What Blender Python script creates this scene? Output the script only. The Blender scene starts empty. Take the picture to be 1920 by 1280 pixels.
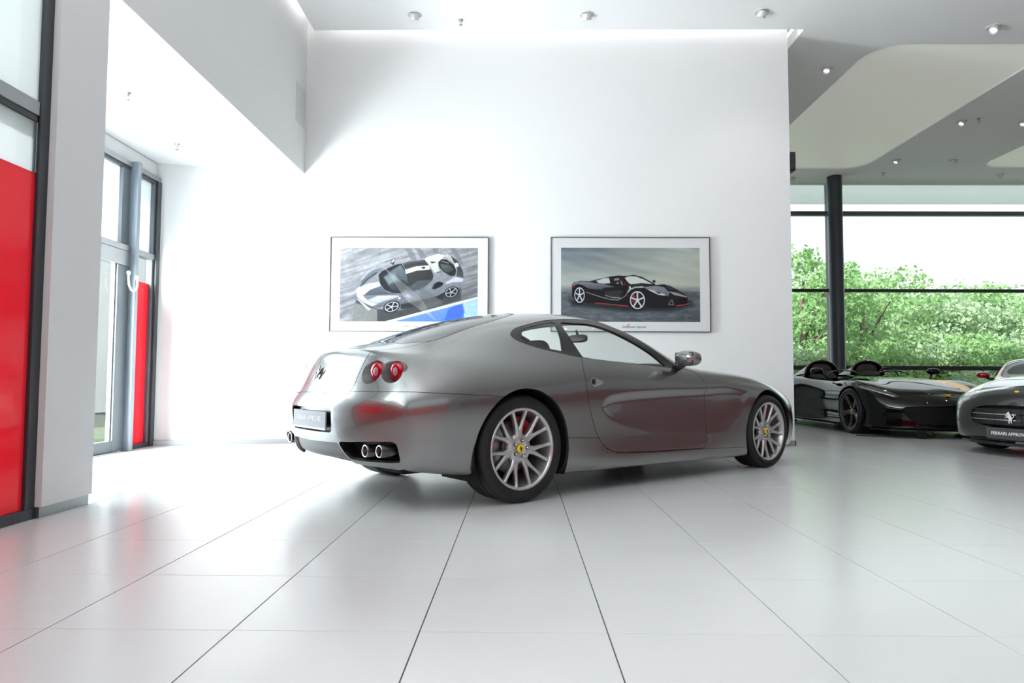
import bpy, bmesh, math, random
import numpy as np
from mathutils import Vector, Matrix, Euler

# ---------------------------------------------------------------- camera, world, light, exposure
SC = bpy.context.scene
COL = SC.collection
F_PX, YAW, PITCH, ROLL, CAM_H = 1280.174, 0.0114922, 0.0543872, 0.0042158, 0.8057


def cam_axes():
    cy, sy, cp, sp = math.cos(YAW), math.sin(YAW), math.cos(PITCH), math.sin(PITCH)
    f = np.array([-sy * cp, cy * cp, sp]); r = np.array([cy, sy, 0.0]); u = np.cross(r, f)
    return (math.cos(ROLL) * r + math.sin(ROLL) * u, -math.sin(ROLL) * r + math.cos(ROLL) * u, f)


_r, _u, _f = cam_axes()
cam_data = bpy.data.cameras.new('camera'); cam = bpy.data.objects.new('camera', cam_data); COL.objects.link(cam)
cam_data.sensor_width = 36.0; cam_data.lens = F_PX * 36.0 / 1920.0; cam_data.clip_end = 300
m = Matrix.Identity(4)
for i in range(3):
    m[i][0] = _r[i]; m[i][1] = _u[i]; m[i][2] = -_f[i]
m[2][3] = CAM_H
cam.matrix_world = m
SC.camera = cam

SC.view_settings.view_transform = 'Standard'
SC.view_settings.look = 'None'
SC.view_settings.gamma = 1.0
SC.view_settings.use_curve_mapping = False
SC.view_settings.exposure = -0.15
SC.cycles.use_denoising = True
SC.cycles.max_bounces = 10
SC.cycles.diffuse_bounces = 5
SC.cycles.glossy_bounces = 5
SC.cycles.transparent_max_bounces = 16
SC.cycles.caustics_reflective = False
SC.cycles.caustics_refractive = False
SC.cycles.sample_clamp_indirect = 6.0

world = bpy.data.worlds.new('sky'); SC.world = world; world.use_nodes = True
bg = world.node_tree.nodes['Background']; bg.inputs[0].default_value = (0.93, 0.97, 1.0, 1); bg.inputs[1].default_value = 1.9


def light(name, kind, loc, aim, energy, color=(1, 1, 1), size=None, size_y=None, **kw):
    ld = bpy.data.lights.new(name, kind); ld.energy = energy; ld.color = color
    if kind == 'AREA':
        ld.shape = 'RECTANGLE'; ld.size = size; ld.size_y = size_y or size
    o = bpy.data.objects.new(name, ld); COL.objects.link(o); o.location = loc
    o.rotation_euler = Vector(aim).to_track_quat('-Z', 'Y').to_euler()
    for k, v in kw.items(): setattr(ld, k, v)
    return o


light('sun_light', 'SUN', (-20, -10, 30), (0.62, 0.42, -0.66), 9.5, (1.0, 0.97, 0.92), angle=math.radians(3))
light('daylight_entrance', 'AREA', (-4.75, 5.4, 1.65), (1, 0.15, 0.0), 2200, (0.97, 0.99, 1.0), 2.4, 3.1)
light('daylight_left_window', 'AREA', (-3.15, 0.6, 3.6), (1, 0, 0.7), 950, (0.98, 0.99, 1.0), 5.0, 3.0)
light('fill_behind', 'AREA', (4.5, -6.35, 2.6), (0, 1, 0.0), 200, (0.98, 0.99, 1.0), 13.0, 5.0)  # unseen fill light, added behind the rear window to brighten the hall

# ---------------------------------------------------------------- materials
MATS = {}


def mat(name, color=(0.8, 0.8, 0.8), rough=0.5, metal=0.0, spec=0.5, coat=0.0, emit=None, estr=0.0, alpha=None, noise=None, bump=None, coat_rough=0.03):
    if name in MATS: return MATS[name]
    mt = bpy.data.materials.new(name); mt.use_nodes = True
    nt = mt.node_tree; b = nt.nodes['Principled BSDF']
    b.inputs['Base Color'].default_value = (*color, 1); b.inputs['Roughness'].default_value = rough
    b.inputs['Metallic'].default_value = metal; b.inputs['Specular IOR Level'].default_value = spec
    b.inputs['Coat Weight'].default_value = coat; b.inputs['Coat Roughness'].default_value = coat_rough
    if emit: b.inputs['Emission Color'].default_value = (*emit, 1); b.inputs['Emission Strength'].default_value = estr
    if noise or bump:
        tc = nt.nodes.new('ShaderNodeTexCoord'); nz = nt.nodes.new('ShaderNodeTexNoise')
        nt.links.new(tc.outputs['Object'], nz.inputs['Vector'])
        sc_, amt = (noise or bump)
        nz.inputs['Scale'].default_value = sc_; nz.inputs['Detail'].default_value = 4
        if noise:
            mr = nt.nodes.new('ShaderNodeMapRange'); mr.inputs['To Min'].default_value = 1 - amt; mr.inputs['To Max'].default_value = 1 + amt
            nt.links.new(nz.outputs['Fac'], mr.inputs['Value'])
            vm = nt.nodes.new('ShaderNodeVectorMath'); vm.operation = 'SCALE'; vm.inputs[0].default_value = color
            nt.links.new(mr.outputs['Result'], vm.inputs['Scale']); nt.links.new(vm.outputs['Vector'], b.inputs['Base Color'])
        if bump:
            bp = nt.nodes.new('ShaderNodeBump'); bp.inputs['Strength'].default_value = bump[1]; bp.inputs['Distance'].default_value = 0.01
            nt.links.new(nz.outputs['Fac'], bp.inputs['Height']); nt.links.new(bp.outputs['Normal'], b.inputs['Normal'])
    MATS[name] = mt
    return mt


def glass_mat(name, tint=(0.9, 0.93, 0.92), rough=0.0, refl=1.0, ior=1.5):
    """thin pane: clear transmission plus mirror reflection by Fresnel"""
    if name in MATS: return MATS[name]
    mt = bpy.data.materials.new(name); mt.use_nodes = True; nt = mt.node_tree
    for n_ in list(nt.nodes): nt.nodes.remove(n_)
    out = nt.nodes.new('ShaderNodeOutputMaterial'); mx = nt.nodes.new('ShaderNodeMixShader')
    tr = nt.nodes.new('ShaderNodeBsdfTransparent'); tr.inputs[0].default_value = (*tint, 1)
    gl = nt.nodes.new('ShaderNodeBsdfGlossy'); gl.inputs['Roughness'].default_value = rough; gl.inputs[0].default_value = (refl, refl, refl, 1)
    fr = nt.nodes.new('ShaderNodeFresnel'); fr.inputs[0].default_value = ior
    ge = nt.nodes.new('ShaderNodeNewGeometry'); sb = nt.nodes.new('ShaderNodeMath'); sb.operation = 'SUBTRACT'; sb.inputs[0].default_value = 1.0; mu = nt.nodes.new('ShaderNodeMath'); mu.operation = 'MULTIPLY'
    nt.links.new(ge.outputs['Backfacing'], sb.inputs[1]); nt.links.new(sb.outputs[0], mu.inputs[0]); nt.links.new(fr.outputs[0], mu.inputs[1])
    nt.links.new(mu.outputs[0], mx.inputs[0]); nt.links.new(tr.outputs[0], mx.inputs[1]); nt.links.new(gl.outputs[0], mx.inputs[2])
    nt.links.new(mx.outputs[0], out.inputs[0]); MATS[name] = mt
    return mt


def frosted_mat(name, color, see=0.25, gloss=0.06, body=0.35):
    """frosted film on glass: scatters daylight through, lets a little straight through, glossy face"""
    if name in MATS: return MATS[name]
    mt = bpy.data.materials.new(name); mt.use_nodes = True; nt = mt.node_tree
    for n_ in list(nt.nodes): nt.nodes.remove(n_)
    out = nt.nodes.new('ShaderNodeOutputMaterial')
    a = nt.nodes.new('ShaderNodeBsdfTranslucent'); a.inputs[0].default_value = (*color, 1)
    d = nt.nodes.new('ShaderNodeBsdfDiffuse'); d.inputs[0].default_value = (*color, 1)
    t = nt.nodes.new('ShaderNodeBsdfTransparent'); t.inputs[0].default_value = (*color, 1)
    g = nt.nodes.new('ShaderNodeBsdfGlossy'); g.inputs['Roughness'].default_value = 0.08
    m0 = nt.nodes.new('ShaderNodeMixShader'); m0.inputs[0].default_value = body
    m1 = nt.nodes.new('ShaderNodeMixShader'); m1.inputs[0].default_value = see
    m2 = nt.nodes.new('ShaderNodeMixShader'); m2.inputs[0].default_value = gloss
    nt.links.new(a.outputs[0], m0.inputs[1]); nt.links.new(d.outputs[0], m0.inputs[2])
    nt.links.new(m0.outputs[0], m1.inputs[1]); nt.links.new(t.outputs[0], m1.inputs[2])
    nt.links.new(m1.outputs[0], m2.inputs[1]); nt.links.new(g.outputs[0], m2.inputs[2])
    nt.links.new(m2.outputs[0], out.inputs[0]); MATS[name] = mt
    return mt


def paint_mat(name, color, metal=0.85, rough=0.22, flake=True):
    if name in MATS: return MATS[name]
    mt = mat(name, color, rough, metal, 0.5, 1.0)
    if flake:
        nt = mt.node_tree; b = nt.nodes['Principled BSDF']
        tc = nt.nodes.new('ShaderNodeTexCoord'); vo = nt.nodes.new('ShaderNodeTexVoronoi'); vo.inputs['Scale'].default_value = 900
        mr = nt.nodes.new('ShaderNodeMapRange'); mr.inputs['To Min'].default_value = rough - 0.05; mr.inputs['To Max'].default_value = rough + 0.06
        nt.links.new(tc.outputs['Object'], vo.inputs['Vector']); nt.links.new(vo.outputs['Distance'], mr.inputs['Value'])
        nt.links.new(mr.outputs['Result'], b.inputs['Roughness'])
    return mt


M_WALL = mat('white_plaster', (0.74, 0.74, 0.738), 0.75, bump=(60, 0.03))
M_CEIL = mat('white_ceiling_paint', (0.92, 0.925, 0.93), 0.8, bump=(50, 0.02))
M_TILE = mat('pale_porcelain_tile', (0.63, 0.63, 0.625), 0.22, spec=0.5, noise=(3.0, 0.012))
M_GROUT = mat('dark_grout', (0.09, 0.09, 0.09), 0.9, noise=(30, 0.1))
M_ALU = mat('brushed_aluminium', (0.32, 0.33, 0.34), 0.35, 0.9)
M_FRAME = mat('grey_window_frame', (0.11, 0.125, 0.14), 0.4, 0.3)
M_DARKFRAME = mat('charcoal_window_frame', (0.035, 0.04, 0.045), 0.35, 0.2)
M_BLACK = mat('black_plastic', (0.012, 0.012, 0.013), 0.35)
M_MATTBLACK = mat('matt_black_lining', (0.012, 0.012, 0.012), 0.9, spec=0.1)
M_TYRE = mat('tyre_rubber', (0.012, 0.012, 0.012), 0.55, spec=0.35, noise=(14, 0.2))
M_RIM = mat('silver_alloy', (0.56, 0.56, 0.56), 0.3, 0.8)
M_DARKRIM = mat('dark_alloy', (0.10, 0.10, 0.105), 0.25, 0.85)
M_STEEL = mat('brake_steel', (0.3, 0.3, 0.3), 0.35, 0.9)
M_CHROME = mat('chrome', (0.75, 0.75, 0.76), 0.07, 1.0)
M_DARKCHROME = mat('dark_chrome', (0.25, 0.25, 0.26), 0.15, 1.0)
M_REDCAL = mat('red_caliper', (0.45, 0.02, 0.03), 0.35)
M_YELLOW = mat('yellow_enamel', (0.85, 0.55, 0.02), 0.3)
M_REDLENS = mat('red_lens', (0.30, 0.0, 0.01), 0.12, spec=.3, coat=.3)
M_CLEARLENS = mat('clear_lens', (0.26, 0.13, 0.15), 0.2, 0.0, coat=.3, noise=(120, 0.4))
M_ORANGE = mat('orange_lens', (0.75, 0.14, 0.01), 0.12, coat=1.0)
M_LEATHER = mat('dark_leather', (0.035, 0.033, 0.032), 0.5, noise=(40, 0.15))
M_PLATE = mat('plate_grey', (0.26, 0.27, 0.30), 0.6, spec=.15)
M_PLATEDARK = mat('plate_dark', (0.055, 0.055, 0.06), 0.35)
M_WHITE = mat('white_print', (0.85, 0.85, 0.85), 0.5)
M_PLATEWHITE = mat('faint_plate_letter', (0.6, 0.6, 0.62), 0.6, spec=.15)
G_CLEAR = glass_mat('clear_window_glass', (0.93, 0.96, 0.96))
G_CAR = glass_mat('car_side_glass', (0.75, 0.77, 0.76), refl=1.0, ior=1.5)
G_CARDARK = glass_mat('tinted_rear_glass', (0.10, 0.12, 0.115), refl=1.0, ior=1.9)
G_FROST = frosted_mat('white_frosted_film', (0.68, 0.73, 0.75), 0.3)
G_RED = frosted_mat('red_film', (0.80, 0.03, 0.05), 0.0, 0.04, 0.7)
SILVER = paint_mat('silver_grey_car_paint', (0.23, 0.23, 0.227))


# ---------------------------------------------------------------- object helpers
def setp(o, label=None, cat=None, group=None, kind=None):
    if label: o['label'] = label
    if cat: o['category'] = cat
    if group: o['group'] = group
    if kind: o['kind'] = kind
    return o


def link(name, me, parent=None, mats=None):
    o = bpy.data.objects.new(name, me); COL.objects.link(o)
    if mats:
        for k in (mats if isinstance(mats, (list, tuple)) else [mats]): me.materials.append(k)
    if parent is not None: o.parent = parent
    return o


def empty(name, loc=(0, 0, 0), rz=0.0):
    o = bpy.data.objects.new(name, None); COL.objects.link(o); o.location = loc; o.rotation_euler = (0, 0, rz)
    o.empty_display_size = 0.1
    return o


class MB:
    """collects shapes into one mesh"""
    def __init__(s): s.v = []; s.f = []; s.m = []; s.sm = []

    def add(s, v, f, m=0, sm=False):
        k = len(s.v); s.v += [tuple(map(float, p)) for p in v]
        for q in f: s.f.append(tuple(i + k for i in q)); s.m.append(m); s.sm.append(sm)
        return s

    def box(s, a, b, m=0):
        x0, y0, z0 = [min(p, q) for p, q in zip(a, b)]; x1, y1, z1 = [max(p, q) for p, q in zip(a, b)]
        return s.add([(x0, y0, z0), (x1, y0, z0), (x1, y1, z0), (x0, y1, z0), (x0, y0, z1), (x1, y0, z1), (x1, y1, z1), (x0, y1, z1)],
                     [(0, 3, 2, 1), (4, 5, 6, 7), (0, 1, 5, 4), (1, 2, 6, 5), (2, 3, 7, 6), (3, 0, 4, 7)], m)

    def bbox(s, a, b, r, m=0):
        """box with chamfered edges"""
        bm = bmesh.new(); bmesh.ops.create_cube(bm, size=1)
        c = [(p + q) / 2 for p, q in zip(a, b)]; d = [abs(q - p) for p, q in zip(a, b)]
        for v in bm.verts: v.co = Vector([c[i] + v.co[i] * d[i] for i in range(3)])
        bmesh.ops.bevel(bm, geom=bm.edges[:], offset=r, segments=2, profile=0.5, affect='EDGES')
        bm.verts.index_update()
        s.add([v.co[:] for v in bm.verts], [[v.index for v in f.verts] for f in bm.faces], m); bm.free()
        return s

    def lathe(s, prof, n=32, m=0, axis='z', c=(0, 0, 0), sm=True, arc=None):
        """prof list of (r, h) revolved around axis"""
        v = []; f = []
        for i in range(n):
            a = 2 * math.pi * i / n; ca, sa = math.cos(a), math.sin(a)
            for r, h in prof:
                p = {'z': (r * ca, r * sa, h), 'y': (r * ca, h, r * sa), 'x': (h, r * ca, r * sa)}[axis]
                v.append((p[0] + c[0], p[1] + c[1], p[2] + c[2]))
        k = len(prof)
        for i in range(n):
            j = (i + 1) % n
            for t in range(k - 1):
                q = (i * k + t, j * k + t, j * k + t + 1, i * k + t + 1)
                f.append(q if axis != 'y' else q[::-1])
        return s.add(v, f, m, sm)

    def tube(s, pts, r, n=10, m=0, cap=True, sm=True):
        pts = [Vector(p) for p in pts]; rr = r if isinstance(r, (list, tuple)) else [r] * len(pts)
        v = []; f = []; up = None
        for i, p in enumerate(pts):
            t = (pts[min(i + 1, len(pts) - 1)] - pts[max(i - 1, 0)]).normalized()
            if up is None: up = t.orthogonal().normalized()
            up = (up - t * up.dot(t)); up = up.normalized() if up.length > 1e-6 else t.orthogonal().normalized()
            w = t.cross(up)
            for k in range(n):
                a = 2 * math.pi * k / n; q = p + (up * math.cos(a) + w * math.sin(a)) * rr[i]; v.append(q[:])
        for i in range(len(pts) - 1):
            for k in range(n): f.append((i * n + k, i * n + (k + 1) % n, (i + 1) * n + (k + 1) % n, (i + 1) * n + k))
        if cap: f += [tuple(range(n - 1, -1, -1)), tuple(range((len(pts) - 1) * n, len(pts) * n))]
        return s.add(v, f, m, sm)

    def prism(s, poly, h0, h1, axis='z', m=0):
        """polygon (2D) extruded along axis; poly coords are the other two axes in order"""
        n = len(poly)
        def P(a, b, h): return {'z': (a, b, h), 'y': (a, h, b), 'x': (h, a, b)}[axis]
        v = [P(a, b, h0) for a, b in poly] + [P(a, b, h1) for a, b in poly]
        f = [tuple(range(n - 1, -1, -1)), tuple(range(n, 2 * n))] + [(i, (i + 1) % n, n + (i + 1) % n, n + i) for i in range(n)]
        return s.add(v, f, m)

    def blob(s, c, r, e=1.0, nu=20, nv=12, m=0, rot=None):
        """superellipsoid"""
        v = []; f = []
        g = lambda w: math.copysign(abs(w) ** e, w)
        for j in range(nv + 1):
            t = -math.pi / 2 + math.pi * j / nv
            for i in range(nu):
                a = 2 * math.pi * i / nu
                p = Vector((r[0] * g(math.cos(t)) * g(math.cos(a)), r[1] * g(math.cos(t)) * g(math.sin(a)), r[2] * g(math.sin(t))))
                if rot: p = rot @ p
                v.append((p.x + c[0], p.y + c[1], p.z + c[2]))
        for j in range(nv):
            for i in range(nu): f.append((j * nu + i, j * nu + (i + 1) % nu, (j + 1) * nu + (i + 1) % nu, (j + 1) * nu + i))
        return s.add(v, f, m, True)

    def mesh(s, name='mesh'):
        me = bpy.data.meshes.new(name); me.from_pydata(s.v, [], s.f); me.update()
        me.polygons.foreach_set('material_index', s.m); me.polygons.foreach_set('use_smooth', s.sm)
        return me

    def build(s, name, mats, parent=None, fix=False):
        me = s.mesh(name)
        if fix:
            bm = bmesh.new(); bm.from_mesh(me); bmesh.ops.recalc_face_normals(bm, faces=bm.faces[:]); bm.to_mesh(me); bm.free()
        return link(name, me, parent, mats)


def copy_tree(o, parent=None):
    c = o.copy(); COL.objects.link(c); c.parent = parent
    for ch in list(o.children): copy_tree(ch, c)
    return c


def text_obj(name, body, size, mt, parent, mtx, extrude=0.0006, align='CENTER', shear=0.0, spacing=1.0, bold=0.0):
    cu = bpy.data.curves.new(name, 'FONT'); cu.body = body; cu.size = size; cu.extrude = extrude; cu.align_x = align; cu.align_y = 'CENTER'
    cu.shear = shear; cu.space_character = spacing; cu.offset = bold; cu.resolution_u = 2
    t = bpy.data.objects.new('tmp', cu); COL.objects.link(t)
    dg = bpy.context.evaluated_depsgraph_get(); me = bpy.data.meshes.new_from_object(t.evaluated_get(dg))
    bpy.data.objects.remove(t); me.transform(mtx)
    me.materials.clear()
    return link(name, me, parent, mt)

# ---------------------------------------------------------------- setting: the showroom
def struct(name, mb, mats, parent=None):
    o = mb.build(name, mats, parent)
    if parent is None: o['kind'] = 'structure'
    return o


TX, TY, TS = -0.3164, 2.2188, 0.6
floor = struct('floor', MB().box((-5.2, -6.3, -0.12), (15.2, 15.6, -0.004)), M_GROUT)
gx, gy = 0.0022, 0.0011     # half joints: the ones running away are wider
bmt = MB().bbox((gx, gy, -0.02), (TS - gx, TS - gy, 0.0), 0.0009)
tile_me = bmt.mesh('floor_tile'); tile_me.materials.append(M_TILE)
cells = []
for i in range(-9, 27):
    for j in range(-15, 23):
        x, y = TX + i * TS, TY + j * TS
        if x > 15 or y > 15.3 or x < -5.1: continue
        cx, cy = x + .3, y + .3
        inview = cy > 1.2 and abs(cx) < 0.80 * cy + 0.6 and not (cx < -2.9 and cy < 4.3) and not (cx < 3.3 and cy > 8.8)
        cells.append((0 if inview else 1, cx * cx + cy * cy, x, y))
cells.sort()
rest = MB()
for k, (a, b, x, y) in enumerate(cells):
    if k < 290 and a == 0:
        t = link('floor_tile', tile_me, floor); t.location = (x, y, 0)
    else: rest.bbox((x + gx, y + gy, -0.02), (x + TS - gx, y + TS - gy, 0.0), 0.0009)
o = rest.build('floor_tile_field', M_TILE, floor); o['kind'] = 'stuff'

CZ = 5.17           # ceiling height
WY = 8.45           # back wall
struct('wall_back', MB().box((-2.72, WY, 0), (3.37, WY + 0.22, CZ + 0.4)), M_WALL)
ang = MB(); ang.add([(-2.72, WY, 0), (-4.36, 8.03, 0), (-4.36, 8.25, 0), (-2.72, 8.67, 0), (-2.72, WY, 3.4), (-4.36, 8.03, 3.4), (-4.36, 8.25, 3.4), (-2.72, 8.67, 3.4)],
                    [(0, 1, 2, 3), (7, 6, 5, 4), (0, 4, 5, 1), (1, 5, 6, 2), (2, 6, 7, 3), (3, 7, 4, 0)])
struct('wall_alcove', ang, M_WALL)
bb = MB().box((-2.66, WY - 0.012, 0.0), (3.382, WY, 0.065)).box((3.37, WY - 0.012, 0), (3.382, WY + .22, .065))
struct('baseboard_back', bb, M_ALU)
ab = MB(); ab.add([(-2.66, 8.453, 0), (-4.30, 8.033, 0), (-4.303, 8.045, 0), (-2.663, 8.465, 0), (-2.66, 8.453, .06), (-4.30, 8.033, .06), (-4.303, 8.045, .06), (-2.663, 8.465, .06)],
                  [(0, 1, 5, 4), (4, 5, 6, 7), (0, 4, 7, 3), (1, 2, 6, 5)])
for i_ in range(len(ab.v)): ab.v[i_] = (ab.v[i_][0], ab.v[i_][1] - 0.015, ab.v[i_][2])
struct('baseboard_alcove', ab, M_ALU)
# bulkhead over the alcove, pillar, alcove ceiling
struct('wall_bulkhead', MB().box((-2.90, 4.36, 3.37), (-2.72, WY, CZ + 0.4)), M_WALL)
struct('wall_pillar', MB().box((-2.95, 3.90, 0.065), (-2.72, 4.36, CZ + 0.4)), M_WALL)
struct('baseboard_pillar', MB().box((-2.93, 3.905, 0.0), (-2.735, 4.35, 0.065)), M_ALU)
struct('ceiling_alcove', MB().box((-4.9, 4.2, 3.37), (-2.90, 8.7, 3.5)), M_CEIL)
# wall over and beyond the left glazing
struct('wall_left', MB().box((-4.55, 4.0, 3.19), (-4.36, 8.3, 3.36)).box((-4.55, 3.9, 0), (-2.95, 4.1, 3.4)), M_WALL)

# ceiling slab floating 12 cm off the walls, with two shallow oblong trays
def rrect(x0, y0, x1, y1, r, n=6):
    P = []
    for cx, cy, a0 in ((x1 - r, y1 - r, 0), (x0 + r, y1 - r, 90), (x0 + r, y0 + r, 180), (x1 - r, y0 + r, 270)):
        for k in range(n + 1):
            a = math.radians(a0 + 90 * k / n); P.append((cx + r * math.cos(a), cy + r * math.sin(a)))
    return P


TRAYS = [rrect(4.62, 8.72, 7.05, 14.0, .45), rrect(9.35, 8.72, 11.8, 13.9, .45)]
GAP_Y, GAP_X = 8.335, 3.53


def ceiling_mesh():
    bm = bmesh.new()
    outline = [(-2.60, -6.2), (14.4, -6.2), (14.4, 15.18), (GAP_X, 15.18), (GAP_X, GAP_Y), (-2.60, GAP_Y)]
    loops = []
    for P in [outline] + TRAYS:
        vs = [bm.verts.new((x, y, CZ)) for x, y in P]
        loops.append([bm.edges.new((vs[i], vs[(i + 1) % len(vs)])) for i in range(len(vs))])
    bmesh.ops.triangle_fill(bm, use_beauty=True, use_dissolve=False, edges=[e for l in loops for e in l])
    # drop fill inside the trays
    for f in list(bm.faces):
        c = f.calc_center_median()
        for P in TRAYS:
            xs = [p[0] for p in P]; ys = [p[1] for p in P]
            if min(xs) < c.x < max(xs) and min(ys) < c.y < max(ys) and all(any((v.co.xy - Vector(p)).length < 1e-4 for p in P) for v in f.verts):
                bm.faces.remove(f); break
    edges = [e for e in bm.edges if len(e.link_faces) == 1]
    r = bmesh.ops.extrude_edge_only(bm, edges=edges)
    for v in [g for g in r['geom'] if isinstance(g, bmesh.types.BMVert)]: v.co.z += 0.16
    bmesh.ops.recalc_face_normals(bm, faces=bm.faces[:])
    me = bpy.data.meshes.new('ceiling'); bm.to_mesh(me); bm.free()
    return me


ceil = link('ceiling', ceiling_mesh(), None, M_CEIL); ceil['kind'] = 'structure'
struct('ceiling_void', MB().box((-2.72, -6.3, CZ + .4), (14.6, 15.2, CZ + .5)), M_WALL)
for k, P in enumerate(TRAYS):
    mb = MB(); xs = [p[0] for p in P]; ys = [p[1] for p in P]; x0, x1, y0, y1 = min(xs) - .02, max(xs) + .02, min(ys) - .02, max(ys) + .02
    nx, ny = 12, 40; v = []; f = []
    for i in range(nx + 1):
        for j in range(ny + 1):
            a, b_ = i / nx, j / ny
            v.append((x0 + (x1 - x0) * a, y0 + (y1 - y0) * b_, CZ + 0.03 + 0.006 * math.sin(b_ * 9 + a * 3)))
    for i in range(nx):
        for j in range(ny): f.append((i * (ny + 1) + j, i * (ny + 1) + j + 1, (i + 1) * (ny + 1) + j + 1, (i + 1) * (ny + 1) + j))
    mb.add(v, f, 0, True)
    o = mb.build('ceiling_tray', mat('satin_stretch_ceiling_glow', (0.85, 0.85, 0.79), 0.42, spec=0.5, emit=(1, 1, .93), estr=.2), ceil)  # faint glow added in place of window light mirrored in the trays

# the strip light in the slot between slab and back wall
M_STRIP = mat('cove_strip_light', (1, 1, 1), 0.5, emit=(1, 1, 1), estr=14.0)
o = MB().box((-2.5, 8.30, CZ + 0.22), (3.5, 8.33, CZ + 0.24)).box((3.55, 8.5, CZ + .22), (3.58, 9.0, CZ + .24)).box((-2.60, 0, CZ + .22), (-2.57, 8.2, CZ + .24)).build('cove_strip_light', M_STRIP)
setp(o, 'hidden white strip light in the ceiling slot along the back wall', 'light')

# right and rear walls of the hall (outside the frame, seen only in reflections)
M_GREYWALL = mat('grey_plaster', (0.60, 0.61, 0.62), 0.7, bump=(40, 0.03))
M_REDREFLECT = mat('red_reflection_paint', (0.26, 0.025, 0.03), 0.5)
wr = struct('wall_right', MB().box((14.4, -6.3, 0), (14.6, 15.4, CZ + .4)), M_GREYWALL)
MB().box((14.36, -5.5, 0.1), (14.4, 9.0, 2.4)).build('red_reflection_panel', M_REDREFLECT, wr)  # unseen panel, added to give the silver car's side its red reflection
struct('wall_behind', MB().box((-3.1, -6.25, 0), (-2.4, -6.05, CZ + .4)).box((11.4, -6.25, 0), (14.6, -6.05, CZ + .4)), M_WALL)

# window behind the camera: red film below, clear above
wb = struct('window_behind', MB().box((-2.4, -6.2, 0), (11.4, -6.05, 0.08)).box((-2.4, -6.2, 2.27), (11.4, -6.05, 2.35)).box((-2.4, -6.2, 5.1), (11.4, -6.05, 5.3)), M_DARKFRAME)
for k in range(8):
    x = -2.4 + 13.8 * k / 7
    MB().box((x - .04, -6.22, 0), (x + .04, -6.02, 5.2)).build('window_post', M_DARKFRAME, wb)
    if k < 7:
        x1 = -2.4 + 13.8 * (k + 1) / 7
        MB().box((x + .04, -6.13, .08), (x1 - .04, -6.12, 1.97)).build('red_pane', G_RED, wb)
        MB().box((x + .04, -6.13, 1.97), (x1 - .04, -6.12, 2.27)).build('clear_pane', G_FROST, wb)
        MB().box((x + .04, -6.13, 2.35), (x1 - .04, -6.12, 5.1)).build('clear_pane', G_FROST, wb)

# left window next to the camera (window_1)
X0 = -2.80
w1 = struct('window_1', MB().box((-2.90, -6.0, 0.0), (-2.755, 3.90, 0.06)), M_DARKFRAME)
MB().bbox((-2.90, 3.822, 0.06), (-2.758, 3.90, CZ + .3), .004).build('window_post', M_DARKFRAME, w1)
tr = MB().bbox((-2.90, -6.0, 2.30), (-2.765, 3.822, 2.385), .006); tr.build('transom', M_ALU, w1)
MB().bbox((-2.88, -6.0, 2.262), (-2.772, 3.82, 2.30), .004).build('transom_seal', M_BLACK, w1)
MB().bbox((-2.80, 3.797, 1.97), (-2.774, 3.810, 2.262), .002).build('casement_edge', M_FRAME, w1)
MB().bbox((-2.80, 3.810, 1.97), (-2.770, 3.822, 2.262), .002).build('glazing_bead', M_ALU, w1)
prev = 3.822
for y in (2.35, 0.95, -0.45, -1.85, -3.25, -4.65):
    MB().box((-2.79, y + .03, .06), (-2.78, prev, 1.97)).build('red_pane', G_RED, w1)
    MB().box((-2.79, y + .03, 1.97), (-2.78, prev, 2.262)).build('frosted_pane', G_FROST, w1)
    MB().box((-2.79, y + .03, 2.385), (-2.78, prev, CZ + .3)).build('frosted_pane', G_FROST, w1)
    MB().bbox((-2.90, y - .03, .06), (-2.76, y + .03, CZ + .3), .005).build('window_post', M_DARKFRAME, w1)
    prev = y - .03
struct('wall_left_outer', MB().box((-3.0, -6.3, CZ + .3), (-2.72, 3.9, CZ + .45)).box((-3.0, -6.3, 0), (-2.75, -4.68, CZ + .4)), M_WALL)

# entrance glazing in the alcove (window_2) with its door (door_1)
GX = -4.33
w2 = struct('window_2', MB().bbox((GX - .10, 4.1, 3.13), (GX + .02, 8.03, 3.19), .005), M_ALU)
MB().bbox((GX - .08, 4.1, 3.095), (GX + .005, 8.0, 3.13), .004).build('head_seal', M_DARKFRAME, w2)
MB().bbox((GX - .10, 7.965, 0), (GX + .03, 8.035, 3.13), .005).build('window_post', M_DARKFRAME, w2)
MB().bbox((GX - .10, 7.29, 2.25), (GX + .0, 7.44, 3.13), .005).build('window_post', M_FRAME, w2)
MB().bbox((GX - .02, 7.43, 0), (GX + .09, 7.49, 3.2), .006).build('fin_post', mat('blue_grey_metal', (0.24, 0.27, 0.31), 0.35, 0.5), w2)
MB().bbox((GX - .09, 7.49, 2.185), (GX + .01, 7.965, 2.25), .005).build('transom', M_ALU, w2)
MB().bbox((GX - .09, 4.1, 2.185), (GX + .03, 7.45, 2.25), .005).build('transom', M_ALU, w2)
MB().bbox((GX - .09, 7.49, 0), (GX + .01, 7.965, .05), .004).build('sill_rail', M_DARKFRAME, w2)
MB().bbox((GX - .07, 7.925, .05), (GX - .0, 7.965, 3.1), .004).build('casement_edge', M_FRAME, w2)
MB().box((GX - .05, 7.49, .05), (GX - .04, 7.925, 1.90)).build('red_pane', G_RED, w2)
MB().box((GX - .05, 7.49, 1.90), (GX - .04, 7.925, 2.185)).build('clear_pane', G_CLEAR, w2)
MB().box((GX - .05, 7.49, 2.25), (GX - .04, 7.925, 3.10)).build('frosted_pane', G_FROST, w2)
MB().box((GX - .05, 5.9, 2.25), (GX - .04, 7.29, 3.10)).build('frosted_pane', G_FROST, w2)
MB().box((GX - .05, 4.1, 2.25), (GX - .04, 5.86, 3.10)).build('frosted_pane', G_FROST, w2)
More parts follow.
